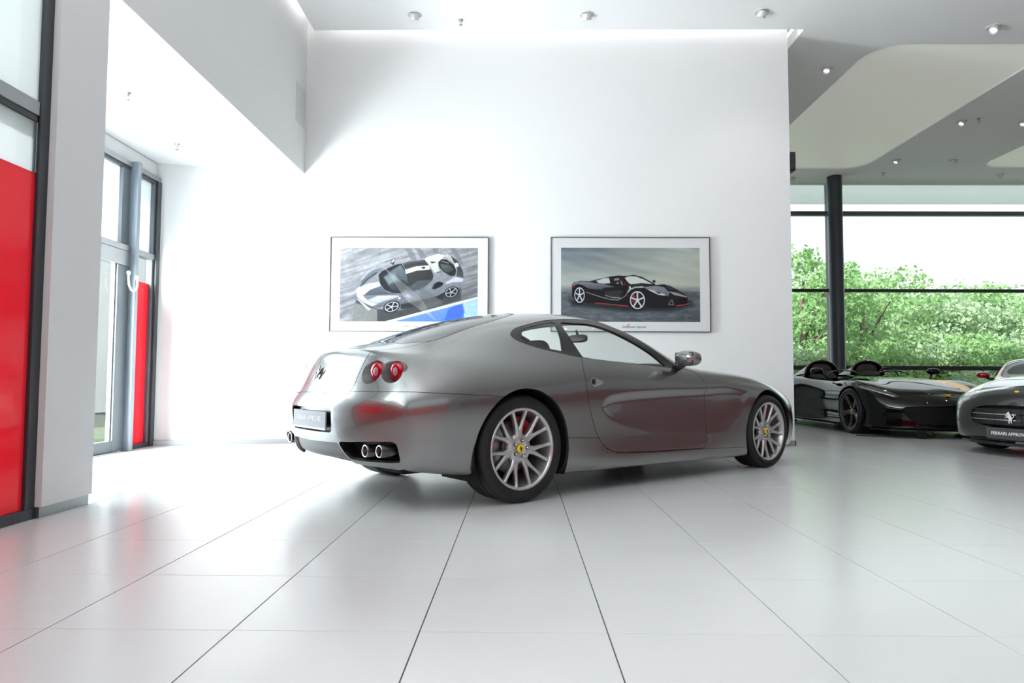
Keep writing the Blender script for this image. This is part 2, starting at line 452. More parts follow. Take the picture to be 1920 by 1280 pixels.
MB().bbox((GX - .09, 5.86, 0), (GX + .01, 5.90, 3.13), .004).build('window_post', M_FRAME, w2)
d1 = struct('door_1', MB().bbox((GX - .06, 7.22, 0.012), (GX + .02, 7.44, 2.02), .006), M_FRAME)
MB().bbox((GX - .06, 5.95, 2.02), (GX + .024, 7.44, 2.185), .006).build('door_header', M_ALU, d1)
MB().bbox((GX - .06, 5.95, .012), (GX + .02, 7.22, .13), .006).build('bottom_rail', M_FRAME, d1)
MB().bbox((GX - .06, 5.90, .012), (GX + .02, 6.0, 2.02), .006).build('door_stile', M_FRAME, d1)
MB().bbox((GX - .03, 7.20, .13), (GX + .0, 7.22, 2.02), .004).build('glazing_bead', M_ALU, d1)
MB().box((GX - .03, 6.0, .13), (GX - .02, 7.20, 2.02)).build('door_pane', G_CLEAR, d1)
MB().bbox((GX - .12, 5.9, 0), (GX + .07, 7.32, .012), .003).build('threshold', M_ALU, d1)
MB().box((GX - .05, 4.1, .02), (GX - .04, 5.86, 2.185)).build('frosted_pane', G_FROST, w2)

# white cable loop hanging at the door head
lp = empty('cable_loop', (GX + .10, 7.36, 1.78))
setp(lp, 'white U-shaped cable loop with round ends on the grey entrance door frame', 'cable')
pts = [(0, -.075, .14), (.004, -.083, .08), (.008, -.075, .02), (.01, -.04, -.025), (.01, 0.005, -.04), (.01, .045, -.025), (.008, .08, .02), (.004, .09, .07), (0, .08, .11)]
MB().tube([Vector(p) for p in pts], .011, 10).build('loop', M_WHITE, lp)
MB().blob((0, -.075, .15), (.02, .024, .026)).build('end_cap', M_WHITE, lp)
MB().blob((0, .08, .12), (.02, .024, .026)).build('end_cap', M_WHITE, lp)

# glimpse of a pale grey building with blinds outside the entrance
bl = empty('neighbour_building', (-9.5, 11.5, 0)); setp(bl, 'pale grey building with ladder-like balcony seen through the entrance door glass', 'building')
MB().box((-1.0, -1.5, 0), (0, 6.0, 6.0)).build('wall', mat('pale_facade', (0.75, 0.76, 0.78), .8, noise=(3, .04)), bl)
for k in range(8):
    MB().bbox((0.0, .2, .5 + k * .34), (.18, 2.6, .56 + k * .34), .01).build('rail', mat('facade_rail', (0.45, 0.47, 0.5), .5), bl)
for y in (.4, 1.1, 1.8):
    MB().bbox((0.1, y, .2), (.16, y + .05, 3.2), .01).build('upright', MATS['facade_rail'], bl)

# the far window wall (window_3) with round column
FY = 15.25
w3 = struct('window_3', MB().bbox((3.4, FY - .06, 0), (14.4, FY + .06, .07), .005), M_DARKFRAME)
MB().bbox((3.4, FY - .07, 4.49), (14.4, FY + .07, 4.58), .006).build('transom', M_FRAME, w3)
MB().bbox((3.4, FY - .05, 2.765), (14.4, FY + .05, 2.835), .006).build('transom', M_DARKFRAME, w3)
MB().bbox((3.4, FY - .05, 1.03), (14.4, FY + .05, 1.125), .006).build('transom', M_DARKFRAME, w3)
for x in (3.45, 6.93, 10.2 + 3.5):
    MB().bbox((x - .05, FY - .06, 0), (x + .05, FY + .09, CZ + .4), .005).build('window_post', M_FRAME, w3)
for (x0, x1) in ((3.5, 6.88), (6.98, 13.65)):
    for (z0, z1) in ((.07, 1.03), (1.125, 2.765), (2.835, 4.49), (4.58, CZ + .4)):
        MB().box((x0, FY - .006, z0), (x1, FY + .006, z1)).build('window_pane', G_CLEAR, w3)
MB().box((3.4, 15.05, CZ - .015), (14.4, 15.14, CZ)).build('ceiling_edge_trim', M_WHITE, ceil)
struct('column', MB().lathe([(0, 0), (.155, 0), (.15, 0.02), (.15, CZ + .3)], 40, c=(6.75, 14.55, 0)), mat('column_paint', (0.05, 0.06, 0.07), .3, .3))
# outside canopy and lawn
struct('trim_canopy', MB().box((0, FY + .15, CZ + .15), (18, FY + 2.2, CZ + .4)), frosted_mat('canopy_glass', (.62, .65, .65), .12))
struct('ground_outside', MB().box((-40, FY + .2, -0.3), (60, 60, -0.05)).box((-40, -10, -.3), (-4.9, 20, -.05)), mat('lawn', (0.10, 0.14, 0.07), .9, noise=(1.5, .4)))
struct('floor_bounce_strip', MB().box((0, FY + .2, -.06), (40, FY + 4.2, -.03)), mat('pale_bounce_paving', (.62, .63, .64), .8, noise=(2, .08)))  # paving strip added to bounce pale light up onto the canopy
struct('wall_corridor', MB().box((3.2, WY + .22, 0), (3.37, FY, CZ + .4)), M_WALL)

# pictures' wall vent, wall fittings
vent = MB().bbox((-2.722, 8.07, 3.93), (-2.712, 8.41, 4.40), .003).build('wall_vent', mat('vent_grey', (0.62, 0.62, 0.62), .6))
setp(vent, 'flat pale grey rectangular vent panel high on the bulkhead near the corner', 'vent')
for k in range(9): MB().box((-2.713, 8.095, 3.965 + k * .045), (-2.7095, 8.385, 3.99 + k * .045)).build('slat', MATS['vent_grey'], vent)
sp = MB().bbox((3.373, 8.48, 3.43), (3.46, 8.62, 3.67), .012).build('wall_speaker', M_BLACK)
setp(sp, 'small black box speaker on the end of the white back wall', 'speaker')
MB().bbox((3.38, 8.474, 3.45), (3.45, 8.481, 3.65), .002).build('grille', mat('speaker_cloth', (0.03, 0.03, 0.032), .8), sp)

# ceiling spotlights
def spot(x, y, tiltx, tilty, lab):
    e = empty('ceiling_spotlight', (x, y, CZ)); setp(e, lab, 'light', 'adjustable spotlights in the ceiling')
    MB().lathe([(.083, -.001), (.085, -.006), (.07, -.008), (.066, -.002), (.066, .05)], 32).build('trim_ring', mat('light_trim', (0.72, 0.72, 0.72), .35), e)
    MB().lathe([(.066, .0), (.066, .09), (0, .09)], 24).build('recess', M_BLACK, e)
    h = MB().lathe([(.0, .045), (.05, .045), (.056, .03), (.056, -.035), (.05, -.038), (.044, -.034), (.036, -.004), (0, -.002)], 28).build('lamp_head', mat('light_head', (0.7, 0.68, 0.68), .3, .2), e)
    h.location = (0, 0, -.030); h.rotation_euler = (tiltx, tilty, 0)
    b = MB().lathe([(0, -.014), (.038, -.014), (.039, -.010)], 24).build('lens', mat('lamp_lens', (1, 1, 1), .3, emit=(1, .97, .93), estr=1.6), h)
    return e


SP = [((-1.282, 7.969), .5, 0, 'white ceiling spotlight nearest the bulkhead, above the picture of the striped car'), ((0.788, 7.977), .5, -.1, 'white ceiling spotlight above the gap between the two pictures'),
      ((2.86, 7.925), .5, .25, 'white ceiling spotlight above the right end of the back wall'), ((5.84, 8.279), -.3, .5, 'large white ceiling spotlight on the grey ceiling, nearest the top edge'),
      ((4.285, 9.392), -.35, .4, 'ceiling spotlight on the dark ceiling between wall end and pale tray'), ((7.435, 11.378), -.2, .6, 'ceiling spotlight tilted beside the long edge of the pale tray, by a sprinkler'),
      ((7.459, 13.432), -.2, .6, 'ceiling spotlight past the rounded corner of the pale tray'), ((8.594, 13.43), .1, .1, 'round glowing ceiling spotlight between the two pale trays'),
      ((10.171, 14.383), .2, .1, 'small ceiling spotlight near the window head below the second tray'), ((5.876, 14.627), .2, .2, 'small ceiling spotlight peeking past the wall end near the window head'),
      ((8.478, 11.402), -.2, .5, 'ceiling spotlight cut off by the right edge of the picture')]
for (x, y), a, b_, lab in SP: spot(x, y, a, b_, lab)


def sprinkler(x, y, z, lab):
    e = empty('ceiling_sprinkler', (x, y, z)); setp(e, lab, 'sprinkler', 'sprinkler heads')
    MB().lathe([(.03, 0), (.03, -.006), (.012, -.01), (.01, -.03), (0, -.03)], 16).build('rose', M_ALU, e)
    mb = MB()
    for s_ in (-1, 1): mb.tube([(s_ * .008, 0, -.03), (s_ * .016, 0, -.045), (s_ * .003, 0, -.062)], .003, 6)
    mb.build('frame_arm', M_ALU, e); MB().lathe([(0, -.062), (.018, -.062), (.018, -.066), (0, -.066)], 16).build('deflector', M_STEEL, e)


for x, y, z, lab in [(-.734, 8.093, CZ, 'tiny sprinkler head between the first two spotlights'), (7.642, 11.26, CZ, 'sprinkler head beside the spotlight at the long edge of the pale tray'),
                     (7.653, 14.277, CZ, 'sprinkler head on the grey ceiling near the window head'), (-3.55, 6.0, 3.37, 'tiny sprinkler head high in the white alcove ceiling'),
                     (-3.78, 7.35, 3.37, 'tiny sprinkler head in the alcove ceiling above the entrance window corner')]: sprinkler(x, y, z, lab)
# ceiling downlight energy (real lamps)
for (x, y) in ((5.84, 8.2), (8.6, 11.4), (4.3, 9.5), (2.8, 7.6), (7.46, 13.2), (10.2, 8.2), (9.0, 3.0), (5.0, 2.5), (12.0, 5.5)):
    light('spotlight_lamp', 'SPOT', (x, y, CZ - .09), (0, 0, -1), 25, (1, .96, .9), shadow_soft_size=.04, spot_size=1.6, spot_blend=.6)

# ---------------------------------------------------------------- smooth body surfaces, cut into panels
def spline(P, t):
    P = np.asarray(P, float); n = len(P)
    A = np.zeros((n, n)); B = np.zeros((n,) + P.shape[1:])
    A[0, 0] = A[-1, -1] = 1
    for i in range(1, n - 1):
        A[i, i - 1] = 1; A[i, i] = 4; A[i, i + 1] = 1; B[i] = 6 * (P[i - 1] - 2 * P[i] + P[i + 1])
    M = np.linalg.solve(A, B.reshape(n, -1)).reshape(B.shape)
    i = np.clip(np.floor(t).astype(int), 0, n - 2); s = t - i
    s = s.reshape((-1,) + (1,) * (P.ndim - 1)); r = 1 - s
    return r * P[i] + s * P[i + 1] + ((r ** 3 - r) * M[i] + (s ** 3 - s) * M[i + 1]) / 6


def gsmooth(S,su,sv):
    """gaussian smoothing of the dense grid, mirrored at the centre plane, with one correction pass"""
    def g1(A,s,axis,m0,m1):
        r=int(3*s)+1;k=np.exp(-.5*(np.arange(-r,r+1)/s)**2);k/=k.sum();f=np.array([1,-1,1])
        A=np.moveaxis(A,axis,0)
        a=A[r:0:-1]*f if m0 else 2*A[:1]-A[r:0:-1]
        b=A[-2:-r-2:-1]*f if m1 else 2*A[-1:]-A[-2:-r-2:-1]
        E=np.concatenate([a,A,b]);o=sum(k[i]*E[i:i+len(A)] for i in range(2*r+1))
        return np.moveaxis(o,0,axis)
    G=lambda A:g1(g1(A,su,0,True,True),sv,1,False,True)
    B=G(S);return B+G(S-B)


def surface(G, nu, nv):
    G = np.asarray(G, float); f = np.array([1, -1, 1])
    E = np.concatenate([G[3:0:-1] * f, G, G[-2:-5:-1] * f]); E = np.concatenate([E, E[:, -2:-5:-1] * f], 1)
    U = len(G) - 1; V = G.shape[1] - 1
    tu = np.concatenate([np.arange(U * nu) / nu, [U]]); tv = np.concatenate([np.arange(V * nv) / nv, [V]])
    S = spline(E, tu + 3); S = spline(S.transpose(1, 0, 2), tv).transpose(1, 0, 2)
    S = gsmooth(S, nu * .75, nv * .6)
    S[0, :, 1] = 0; S[-1, :, 1] = 0; S[:, -1, 1] = 0
    return S, tu, tv


def grid_normals(S):
    f = np.array([1, -1, 1])
    E = np.concatenate([S[1:2] * f, S, S[-2:-1] * f]); E = np.concatenate([E, E[:, -2:-1] * f], 1)
    du = (E[2:] - E[:-2])[:, :-1]; dv = np.empty_like(S)
    dv[:, 1:] = E[1:-1, 2:] - E[1:-1, :-2]; dv[:, 0] = S[:, 1] - S[:, 0]
    N = np.cross(dv, du); L = np.linalg.norm(N, axis=2, keepdims=True); N = N / np.maximum(L, 1e-9)
    return N


def smooth_poly(P, n=6):
    """closed Catmull-Rom through the points"""
    P = np.asarray(P, float); k = len(P); out = []
    for i in range(k):
        a, b, c, d = P[i - 1], P[i], P[(i + 1) % k], P[(i + 2) % k]
        for t in np.arange(n) / n:
            out.append(0.5 * ((2 * b) + (c - a) * t + (2 * a - 5 * b + 4 * c - d) * t * t + (3 * b - a - 3 * c + d) * t ** 3))
    return np.array(out)


def sdf(poly, Q):
    """signed distance, positive inside"""
    P = np.asarray(poly, float); D = np.full(len(Q), 1e9); ins = np.zeros(len(Q), bool)
    for i in range(len(P)):
        a, b = P[i], P[(i + 1) % len(P)]; e = b - a; w = Q - a
        t = np.clip((w @ e) / max(e @ e, 1e-12), 0, 1); d = w - t[:, None] * e
        D = np.minimum(D, (d * d).sum(1))
        c = ((a[1] > Q[:, 1]) != (b[1] > Q[:, 1]))
        if e[1] != 0: ins ^= c & (Q[:, 0] < (Q[:, 1] - a[1]) * e[0] / e[1] + a[0])
    return np.where(ins, 1, -1) * np.sqrt(D)


def recess(p, depth, name, mt, parent, sides=(-1, 1)):
    """walls straight in (+x) from the edge of a cut-out, and its back face"""
    for sg in sides:
        q_ = p if sg > 0 else p.mirrored(); ed = {}
        for q in q_.F:
            for k in range(len(q)):
                a, b = q[k], q[(k + 1) % len(q)]
                if (b, a) in ed: ed[(b, a)] = None
                else: ed[(a, b)] = 1
        mb = MB()
        for (a, b), w in ed.items():
            A, B = q_.V[a], q_.V[b]
            if not w or (abs(A[1]) < 2e-4 and abs(B[1]) < 2e-4): continue
            d = np.array([depth, 0, 0]); mb.add([A, B, B + d, A + d], [(0, 1, 2, 3)])
        mb.add(q_.V + np.array([depth, 0, 0]), q_.F, 0, True)
        mb.build(name, mt, parent)


class Piece:
    """polygons with positions, normals and (u, v) on half a car (y >= 0)"""
    def __init__(s, V, N, A, F): s.V, s.N, s.A, s.F = V, N, A, F

    @staticmethod
    def from_grid(S, tu, tv):
        N = grid_normals(S); nu, nv = S.shape[:2]
        TU, TV = np.meshgrid(tu, tv, indexing='ij')
        idx = np.arange(nu * nv).reshape(nu, nv)
        F = [tuple(q) for q in np.stack([idx[:-1, :-1], idx[:-1, 1:], idx[1:, 1:], idx[1:, :-1]], -1).reshape(-1, 4).tolist()]
        return Piece(S.reshape(-1, 3), N.reshape(-1, 3), np.stack([TU.ravel(), TV.ravel()], 1), F)

    def clip(s, f):
        """keep where f > 0"""
        if callable(f): f = f(s)
        f = np.where(np.abs(f) < 1e-7, 1e-7, f); pos = f > 0
        V = s.V; newV = []; newN = []; newA = []; cache = {}; base = len(V); F = []
        pl = pos.tolist(); fl = f.tolist()
        for q in s.F:
            c = [pl[i] for i in q]
            if all(c): F.append(q); continue
            if not any(c): continue
            o = []
            for k in range(len(q)):
                a, b = q[k], q[(k + 1) % len(q)]
                if pl[a]: o.append(a)
                if pl[a] != pl[b]:
                    key = (a, b) if a < b else (b, a)
                    if key not in cache:
                        t = fl[key[0]] / (fl[key[0]] - fl[key[1]])
                        newV.append(s.V[key[0]] * (1 - t) + s.V[key[1]] * t); newN.append(s.N[key[0]] * (1 - t) + s.N[key[1]] * t)
                        newA.append(s.A[key[0]] * (1 - t) + s.A[key[1]] * t); cache[key] = base + len(newV) - 1
                    o.append(cache[key])
            if len(o) >= 3: F.append(tuple(o))
        if newV:
            V = np.concatenate([s.V, newV]); N = np.concatenate([s.N, newN]); A = np.concatenate([s.A, newA])
        else: V, N, A = s.V, s.N, s.A
        used = sorted({i for q in F for i in q}); mp = np.full(len(V), -1); mp[used] = np.arange(len(used)); mp = mp.tolist()
        return Piece(V[used], N[used], A[used], [tuple(mp[i] for i in q) for q in F])

    def off(s, d): return Piece(s.V + s.N * d, s.N, s.A, s.F)

    def mirrored(s):
        m_ = np.array([1, -1, 1]); return Piece(s.V * m_, s.N * m_, s.A, [q[::-1] for q in s.F])

    def joined(s):
        o = s.mirrored(); k = len(s.V)
        return Piece(np.concatenate([s.V, o.V]), np.concatenate([s.N, o.N]), np.concatenate([s.A, o.A]), s.F + [tuple(i + k for i in q) for q in o.F])

    def build(s, name, mats, parent, rim=0.012):
        if not s.F: return None
        N = s.N / np.maximum(np.linalg.norm(s.N, axis=1, keepdims=True), 1e-9)
        V = [s.V]; NN = [N]; F = list(s.F); base = len(s.V)
        if rim:
            edges = {}
            for q in s.F:
                for k in range(len(q)):
                    a, b = q[k], q[(k + 1) % len(q)]
                    if (b, a) in edges: edges[(b, a)] = None
                    else: edges[(a, b)] = 1
            rv = []; rn = []
            for (a, b), w in edges.items():
                if not w: continue
                if abs(s.V[a][1]) < 2e-4 and abs(s.V[b][1]) < 2e-4: continue
                e = s.V[b] - s.V[a]; nm = np.cross(e, N[a]); L = np.linalg.norm(nm)
                if L < 1e-9: continue
                nm = nm / L; k = base + len(rv)
                rv += [s.V[a], s.V[b], s.V[b] - N[b] * rim, s.V[a] - N[a] * rim]; rn += [nm] * 4
                F.append((k + 1, k, k + 3, k + 2))
            if rv: V.append(np.array(rv)); NN.append(np.array(rn))
        V = np.concatenate(V); NN = np.concatenate(NN)
        me = bpy.data.meshes.new(name); me.from_pydata(V.tolist(), [], F); me.update()
        me.polygons.foreach_set('use_smooth', [True] * len(me.polygons))
        me.normals_split_custom_set_from_vertices(NN.tolist())
        return link(name, me, parent, mats)

    def build2(s, name, mats, parent, rim=0.012):
        """right and left one"""
        return [s.mirrored().build(name, mats, parent, rim), s.build(name, mats, parent, rim)]


XZ = lambda p: p.V[:, [0, 2]]
YZ = lambda p: p.V[:, [1, 2]]
YX = lambda p: p.V[:, [1, 0]]
YW = lambda p: np.stack([p.V[:, 1], p.V[:, 2] + p.V[:, 0]], 1)


def circ(a, b, ca, cb, r): return np.sqrt((a - ca) ** 2 + (b - cb) ** 2) - r


# ---------------------------------------------------------------- wheels
HORSE = [(-.10, -1.0), (.10, -1.0), (.02, -.80), (.05, -.62), (.22, -.45), (.20, -.70), (.34, -.92), (.52, -.90), (.38, -.70), (.42, -.45), (.46, -.18), (.62, -.10), (.80, .10), (.86, .38), (.74, .62), (.66, .50), (.72, .30), (.62, .08), (.44, .02), (.30, .22), (.14, .42), (.10, .66), (-.02, .86), (-.10, 1.04), (-.16, .90), (-.34, .80), (-.52, .62), (-.46, .54), (-.26, .60), (-.18, .48), (-.24, .26), (-.50, .40), (-.70, .26), (-.66, .16), (-.50, .26), (-.34, .08), (-.60, .06), (-.74, -.14), (-.64, -.20), (-.52, -.04), (-.24, -.06), (-.10, -.22), (-.02, -.48), (-.16, -.74)]

def spoke_wheel(parent, loc, R, W, side, kind, rimR=0.267, yaw=0.0, rimmat=None, tyremat=None, rot=0.0):
    """tyre with rim, spokes, bolts, disc and caliper as its children; outer face towards side (-1 right, +1 left)"""
    s = side
    tp = [(rimR - .012, .44 * W), (rimR + .004, .475 * W), (rimR + .03, .5 * W), (R - .045, .5 * W), (R - .018, .478 * W), (R - .006, .44 * W), (R, .36 * W)]
    prof = tp + [(R, .25 * W), (R - .007, .245 * W), (R - .007, .225 * W), (R, .22 * W), (R, .08 * W), (R - .007, .075 * W), (R - .007, .045 * W), (R, .04 * W)]
    prof = prof + [(r, -h) for r, h in prof[::-1]]
    t = MB().lathe(prof, 72, axis='y').build('wheel', tyremat or M_TYRE, parent, fix=True)
    t.location = loc; t.rotation_euler = (0, 0, yaw + (math.pi if s < 0 else 0))      # outer face is local +y
    rm = rimmat or M_RIM; y0 = .47 * W
    rim = MB().lathe([(rimR - .004, .40 * W), (rimR, y0), (rimR - .006, y0 + .004), (rimR - .016, y0 + .002), (rimR - .022, y0 - .012), (rimR - .03, y0 - .05), (rimR - .045, -.1 * W), (rimR - .03, -.4 * W), (rimR, -.46 * W)], 72, axis='y')
    rim.build('rim', rm, t, fix=True)
    hub = .075; hy = y0 - (.030 if kind == 'y' else .045)
    sp = MB()
    if kind == 'y':
        for k in range(7):
            a0 = math.radians(rot) + 2 * math.pi * k / 7
            for q in (-1, 1):
                pts = []
                for r_, da, wd, dz in ((.045, 0.05, .022, 0), (.085, .070, .0175, 0.001), (.112, .085, .0135, .003), (.14, .125, .0105, .006), (.175, .170, .0088, .010), (.205, .198, .0082, .015), (.232, .213, .0086, .020), (.258, .224, .0125, .026)):
                    a = a0 + q * da; pts.append((r_ * math.cos(a), r_ * math.sin(a), wd, hy + dz, a))
                v = []; f = []
                for i, (px, pz, wd, yy, a) in enumerate(pts):
                    i0, i1 = max(i - 1, 0), min(i + 1, len(pts) - 1)
                    tx, tz = pts[i1][0] - pts[i0][0], pts[i1][1] - pts[i0][1]; L = math.hypot(tx, tz); nx, nz = -tz / L, tx / L
                    th = .034
                    for w_, h_ in ((1.35, -th), (1.0, -.006), (.45, 0.0), (-.45, 0.0), (-1.0, -.006), (-1.35, -th)):
                        v.append((px + nx * wd * w_ * 1.22, yy + h_, pz + nz * wd * w_ * 1.22))
                for i in range(len(pts) - 1):
                    for j in range(6): f.append((i * 6 + j, (i + 1) * 6 + j, (i + 1) * 6 + (j + 1) % 6, i * 6 + (j + 1) % 6))
                sp.add(v, f, 0, True)
        sp.lathe([(0, hy - .004), (.03, hy - .004), (.032, hy + .002), (.070, hy + .003), (.088, hy - .003), (.100, hy - .018), (.102, hy - .04)], 56, axis='y')
    else:
        for k in range(5):
            a0 = math.radians(rot) + 2 * math.pi * k / 5; v = []; f = []
            for i, (r_, wl, wr, dz) in enumerate(((.03, .030, .030, 0), (.08, .034, .034, 0.0), (.14, .030, .036, .006), (.20, .034, .050, .016), (.25, .044, .070, .030))):
                ca, sa = math.cos(a0), math.sin(a0)
                for w_, h_ in ((wl, -.03), (wl * .95, -.004), (wl * .2, .004), (-wr * .2, .004), (-wr * .95, -.004), (-wr, -.03)):
                    v.append((r_ * ca - sa * w_, hy + dz + h_, r_ * sa + ca * w_))
            for i in range(4):
                for j in range(6): f.append((i * 6 + j, (i + 1) * 6 + j, (i + 1) * 6 + (j + 1) % 6, i * 6 + (j + 1) % 6))
            sp.add(v, f, 0, False)
        sp.lathe([(0, hy + .0), (.03, hy + .0), (.05, hy - .002), (.07, hy - .02), (.07, hy - .05)], 40, axis='y')
    sp.build('spokes', rm, t, fix=True)
    for k in range(5):
        a = math.radians(rot + 18) + 2 * math.pi * k / 5; c = (.054 * math.cos(a), 0, .054 * math.sin(a))
        b = MB().lathe([(.0125, hy + .001), (.0125, hy + .006), (.0115, hy + .007)], 16, axis='y', c=c, m=1).lathe([(0, hy + .016), (.006, hy + .014), (.0085, hy + .004), (.0085, hy - .01)], 12, axis='y', c=c)
        b.build('wheel_bolt', [M_CHROME, M_BLACK], t, fix=True)
    cap = MB().lathe([(0, hy + .008), (.024, hy + .0075), (.027, hy + .005), (.029, hy + .0)], 32, axis='y').build('centre_cap', M_YELLOW, t, fix=True)
    HP = [(-x, z) for x, z in HORSE]
    MB().prism([(x * .017, z * .017) for x, z in HP], hy + .007, hy + .0095, axis='y').build('cap_emblem', M_BLACK, t, fix=True)
    MB().lathe([(.06, y0 - .13), (.17, y0 - .13), (.17, y0 - .16), (.06, y0 - .16)], 48, axis='y').lathe([(0, y0 - .12), (.075, y0 - .12), (.08, y0 - .16)], 32, axis='y').build('brake_disc', M_STEEL, t, fix=True)
    cal = MB(); v = []; A0, A1 = math.radians(95), math.radians(150); n = 10
    for i in range(n + 1):
        a = A0 + (A1 - A0) * i / n
        for r_, h_ in ((.125, y0 - .175), (.125, y0 - .105), (.155, y0 - .09), (.205, y0 - .095), (.215, y0 - .12), (.215, y0 - .175)): v.append((r_ * math.cos(a), h_, r_ * math.sin(a)))
    f = [(i * 6 + j, (i + 1) * 6 + j, (i + 1) * 6 + (j + 1) % 6, i * 6 + (j + 1) % 6) for i in range(n) for j in range(6)] + [tuple(range(6)), tuple(range(n * 6 + 5, n * 6 - 1, -1))]
    cal.add(v, f, 0, False).build('brake_caliper', M_REDCAL, t, fix=True)
    MB().lathe([(.0, y0 - .18), (rimR - .03, y0 - .18), (rimR - .03, y0 - .2), (0, y0 - .2)], 32, axis='y').build('hub_back', M_MATTBLACK, t, fix=True)
    return t


def wheel_well(parent, x, zc, R, y_out, y_in, a0=-28):
    for s in (-1, 1):
        mb = MB(); v = []; f = []; n = 28
        for i in range(n + 1):
            a = math.radians(a0) + math.radians(208 - a0) * i / n
            for y in (y_out, y_in): v.append((x + R * math.cos(a), s * y, zc + R * math.sin(a)))
            v.append((x + .2 * R * math.cos(a), s * y_in, zc + .2 * R * math.sin(a)))
        for i in range(n):
            for j in range(2): f.append((i * 3 + j, i * 3 + j + 1, (i + 1) * 3 + j + 1, (i + 1) * 3 + j))
        mb.add(v, f, 0, True).build('wheel_arch_liner', M_MATTBLACK, parent)


def seat(parent, x, y, mt, tall=True):
    rot = Matrix.Rotation(math.radians(-18), 3, 'Y')
    c = MB().blob((x + .02, y, .42), (.27, .25, .09), .55, 24, 14).build('seat_cushion', mt, parent)
    b = MB().blob((x - .27, y, .70), (.085, .25, .30), .6, 24, 16, rot=rot).blob((x - .22, y - .2, .66), (.08, .06, .24), .8, 12, 10, rot=rot).blob((x - .22, y + .2, .66), (.08, .06, .24), .8, 12, 10, rot=rot)
    b.build('seat_back', mt, parent)
    if tall: MB().blob((x - .39, y, 1.02), (.05, .13, .085), .7, 20, 12, rot=rot).build('headrest', mt, parent)




def prancing(parent, mt, mtx, size, name='horse_emblem'):
    o = MB().prism([(x * size, z * size) for x, z in HORSE], -.004, .004, axis='y').build(name, mt, parent, fix=True)
    o.matrix_local = mtx
    return o


# ---------------------------------------------------------------- the silver grey coupe
XS = [-.5, -.25, 0, .3, .6, .9, 1.2, 1.5, 1.8, 2.1, 2.4, 2.7, 2.95, 3.2, 3.45]
# rows bottom->top, per side station (y,z)
SIDE={
-.5:[(.84,.215),(.90,.25),(.925,.38),(.945,.50),(.955,.62),(.945,.73),(.905,.83),(.83,.915),(.70,.97),(.55,1.02),(.3,1.07),(0,1.08)],
-.25:[(.85,.19),(.915,.22),(.945,.38),(.965,.5),(.975,.62),(.97,.73),(.93,.83),(.855,.925),(.745,1.0),(.57,1.09),(.32,1.15),(0,1.165)],
0:[(.86,.17),(.925,.20),(.955,.38),(.972,.5),(.98,.62),(.972,.735),(.93,.845),(.85,.94),(.745,1.05),(.60,1.155),(.33,1.225),(0,1.24)],
.3:[(.87,.15),(.93,.19),(.95,.33),(.955,.47),(.965,.62),(.955,.74),(.915,.86),(.84,.965),(.735,1.10),(.61,1.205),(.34,1.285),(0,1.305)],
.6:[(.87,.145),(.93,.18),(.93,.31),(.93,.47),(.94,.62),(.935,.75),(.90,.87),(.835,.965),(.735,1.11),(.605,1.24),(.35,1.316),(0,1.334)],
.9:[(.87,.14),(.93,.175),(.92,.3),(.915,.47),(.925,.62),(.92,.75),(.89,.865),(.83,.95),(.73,1.10),(.612,1.247),(.36,1.318),(0,1.334)],
1.2:[(.87,.14),(.93,.17),(.92,.3),(.915,.47),(.92,.62),(.915,.745),(.885,.855),(.825,.935),(.73,1.08),(.64,1.222),(.39,1.285),(0,1.302)],
1.5:[(.87,.135),(.93,.165),(.92,.3),(.915,.46),(.92,.61),(.912,.735),(.88,.845),(.82,.92),(.75,1.012),(.69,1.108),(.44,1.195),(0,1.235)],
1.8:[(.87,.13),(.93,.16),(.92,.3),(.915,.46),(.92,.60),(.912,.725),(.88,.83),(.83,.895),(.79,.935),(.735,.985),(.45,1.06),(0,1.105)],
2.1:[(.87,.13),(.93,.155),(.925,.3),(.925,.46),(.928,.60),(.918,.72),(.885,.82),(.835,.875),(.75,.90),(.6,.91),(.4,.96),(0,.995)],
2.4:[(.87,.125),(.93,.15),(.935,.3),(.94,.45),(.942,.59),(.93,.71),(.89,.81),(.84,.855),(.74,.885),(.58,.885),(.3,.905),(0,.91)],
2.7:[(.87,.125),(.93,.15),(.945,.3),(.955,.45),(.957,.58),(.945,.69),(.90,.785),(.845,.83),(.74,.862),(.58,.865),(.3,.875),(0,.88)],
2.95:[(.87,.13),(.93,.16),(.95,.3),(.962,.44),(.962,.56),(.948,.67),(.90,.755),(.84,.80),(.735,.832),(.58,.84),(.3,.845),(0,.85)],
3.2:[(.85,.15),(.91,.18),(.94,.3),(.955,.43),(.955,.54),(.935,.635),(.885,.71),(.82,.755),(.71,.785),(.56,.80),(.3,.81),(0,.815)],
3.45:[(.81,.165),(.86,.19),(.885,.31),(.90,.43),(.895,.53),(.88,.59),(.83,.65),(.765,.69),(.665,.725),(.53,.745),(.3,.765),(0,.77)]}
def rear(b,ys,zs,x4,k=.33): 
    r=[(b+k*y*y,y,z) for y,z in zip(ys[:4],zs[:4])];r.append((x4,ys[4],zs[4]));return r
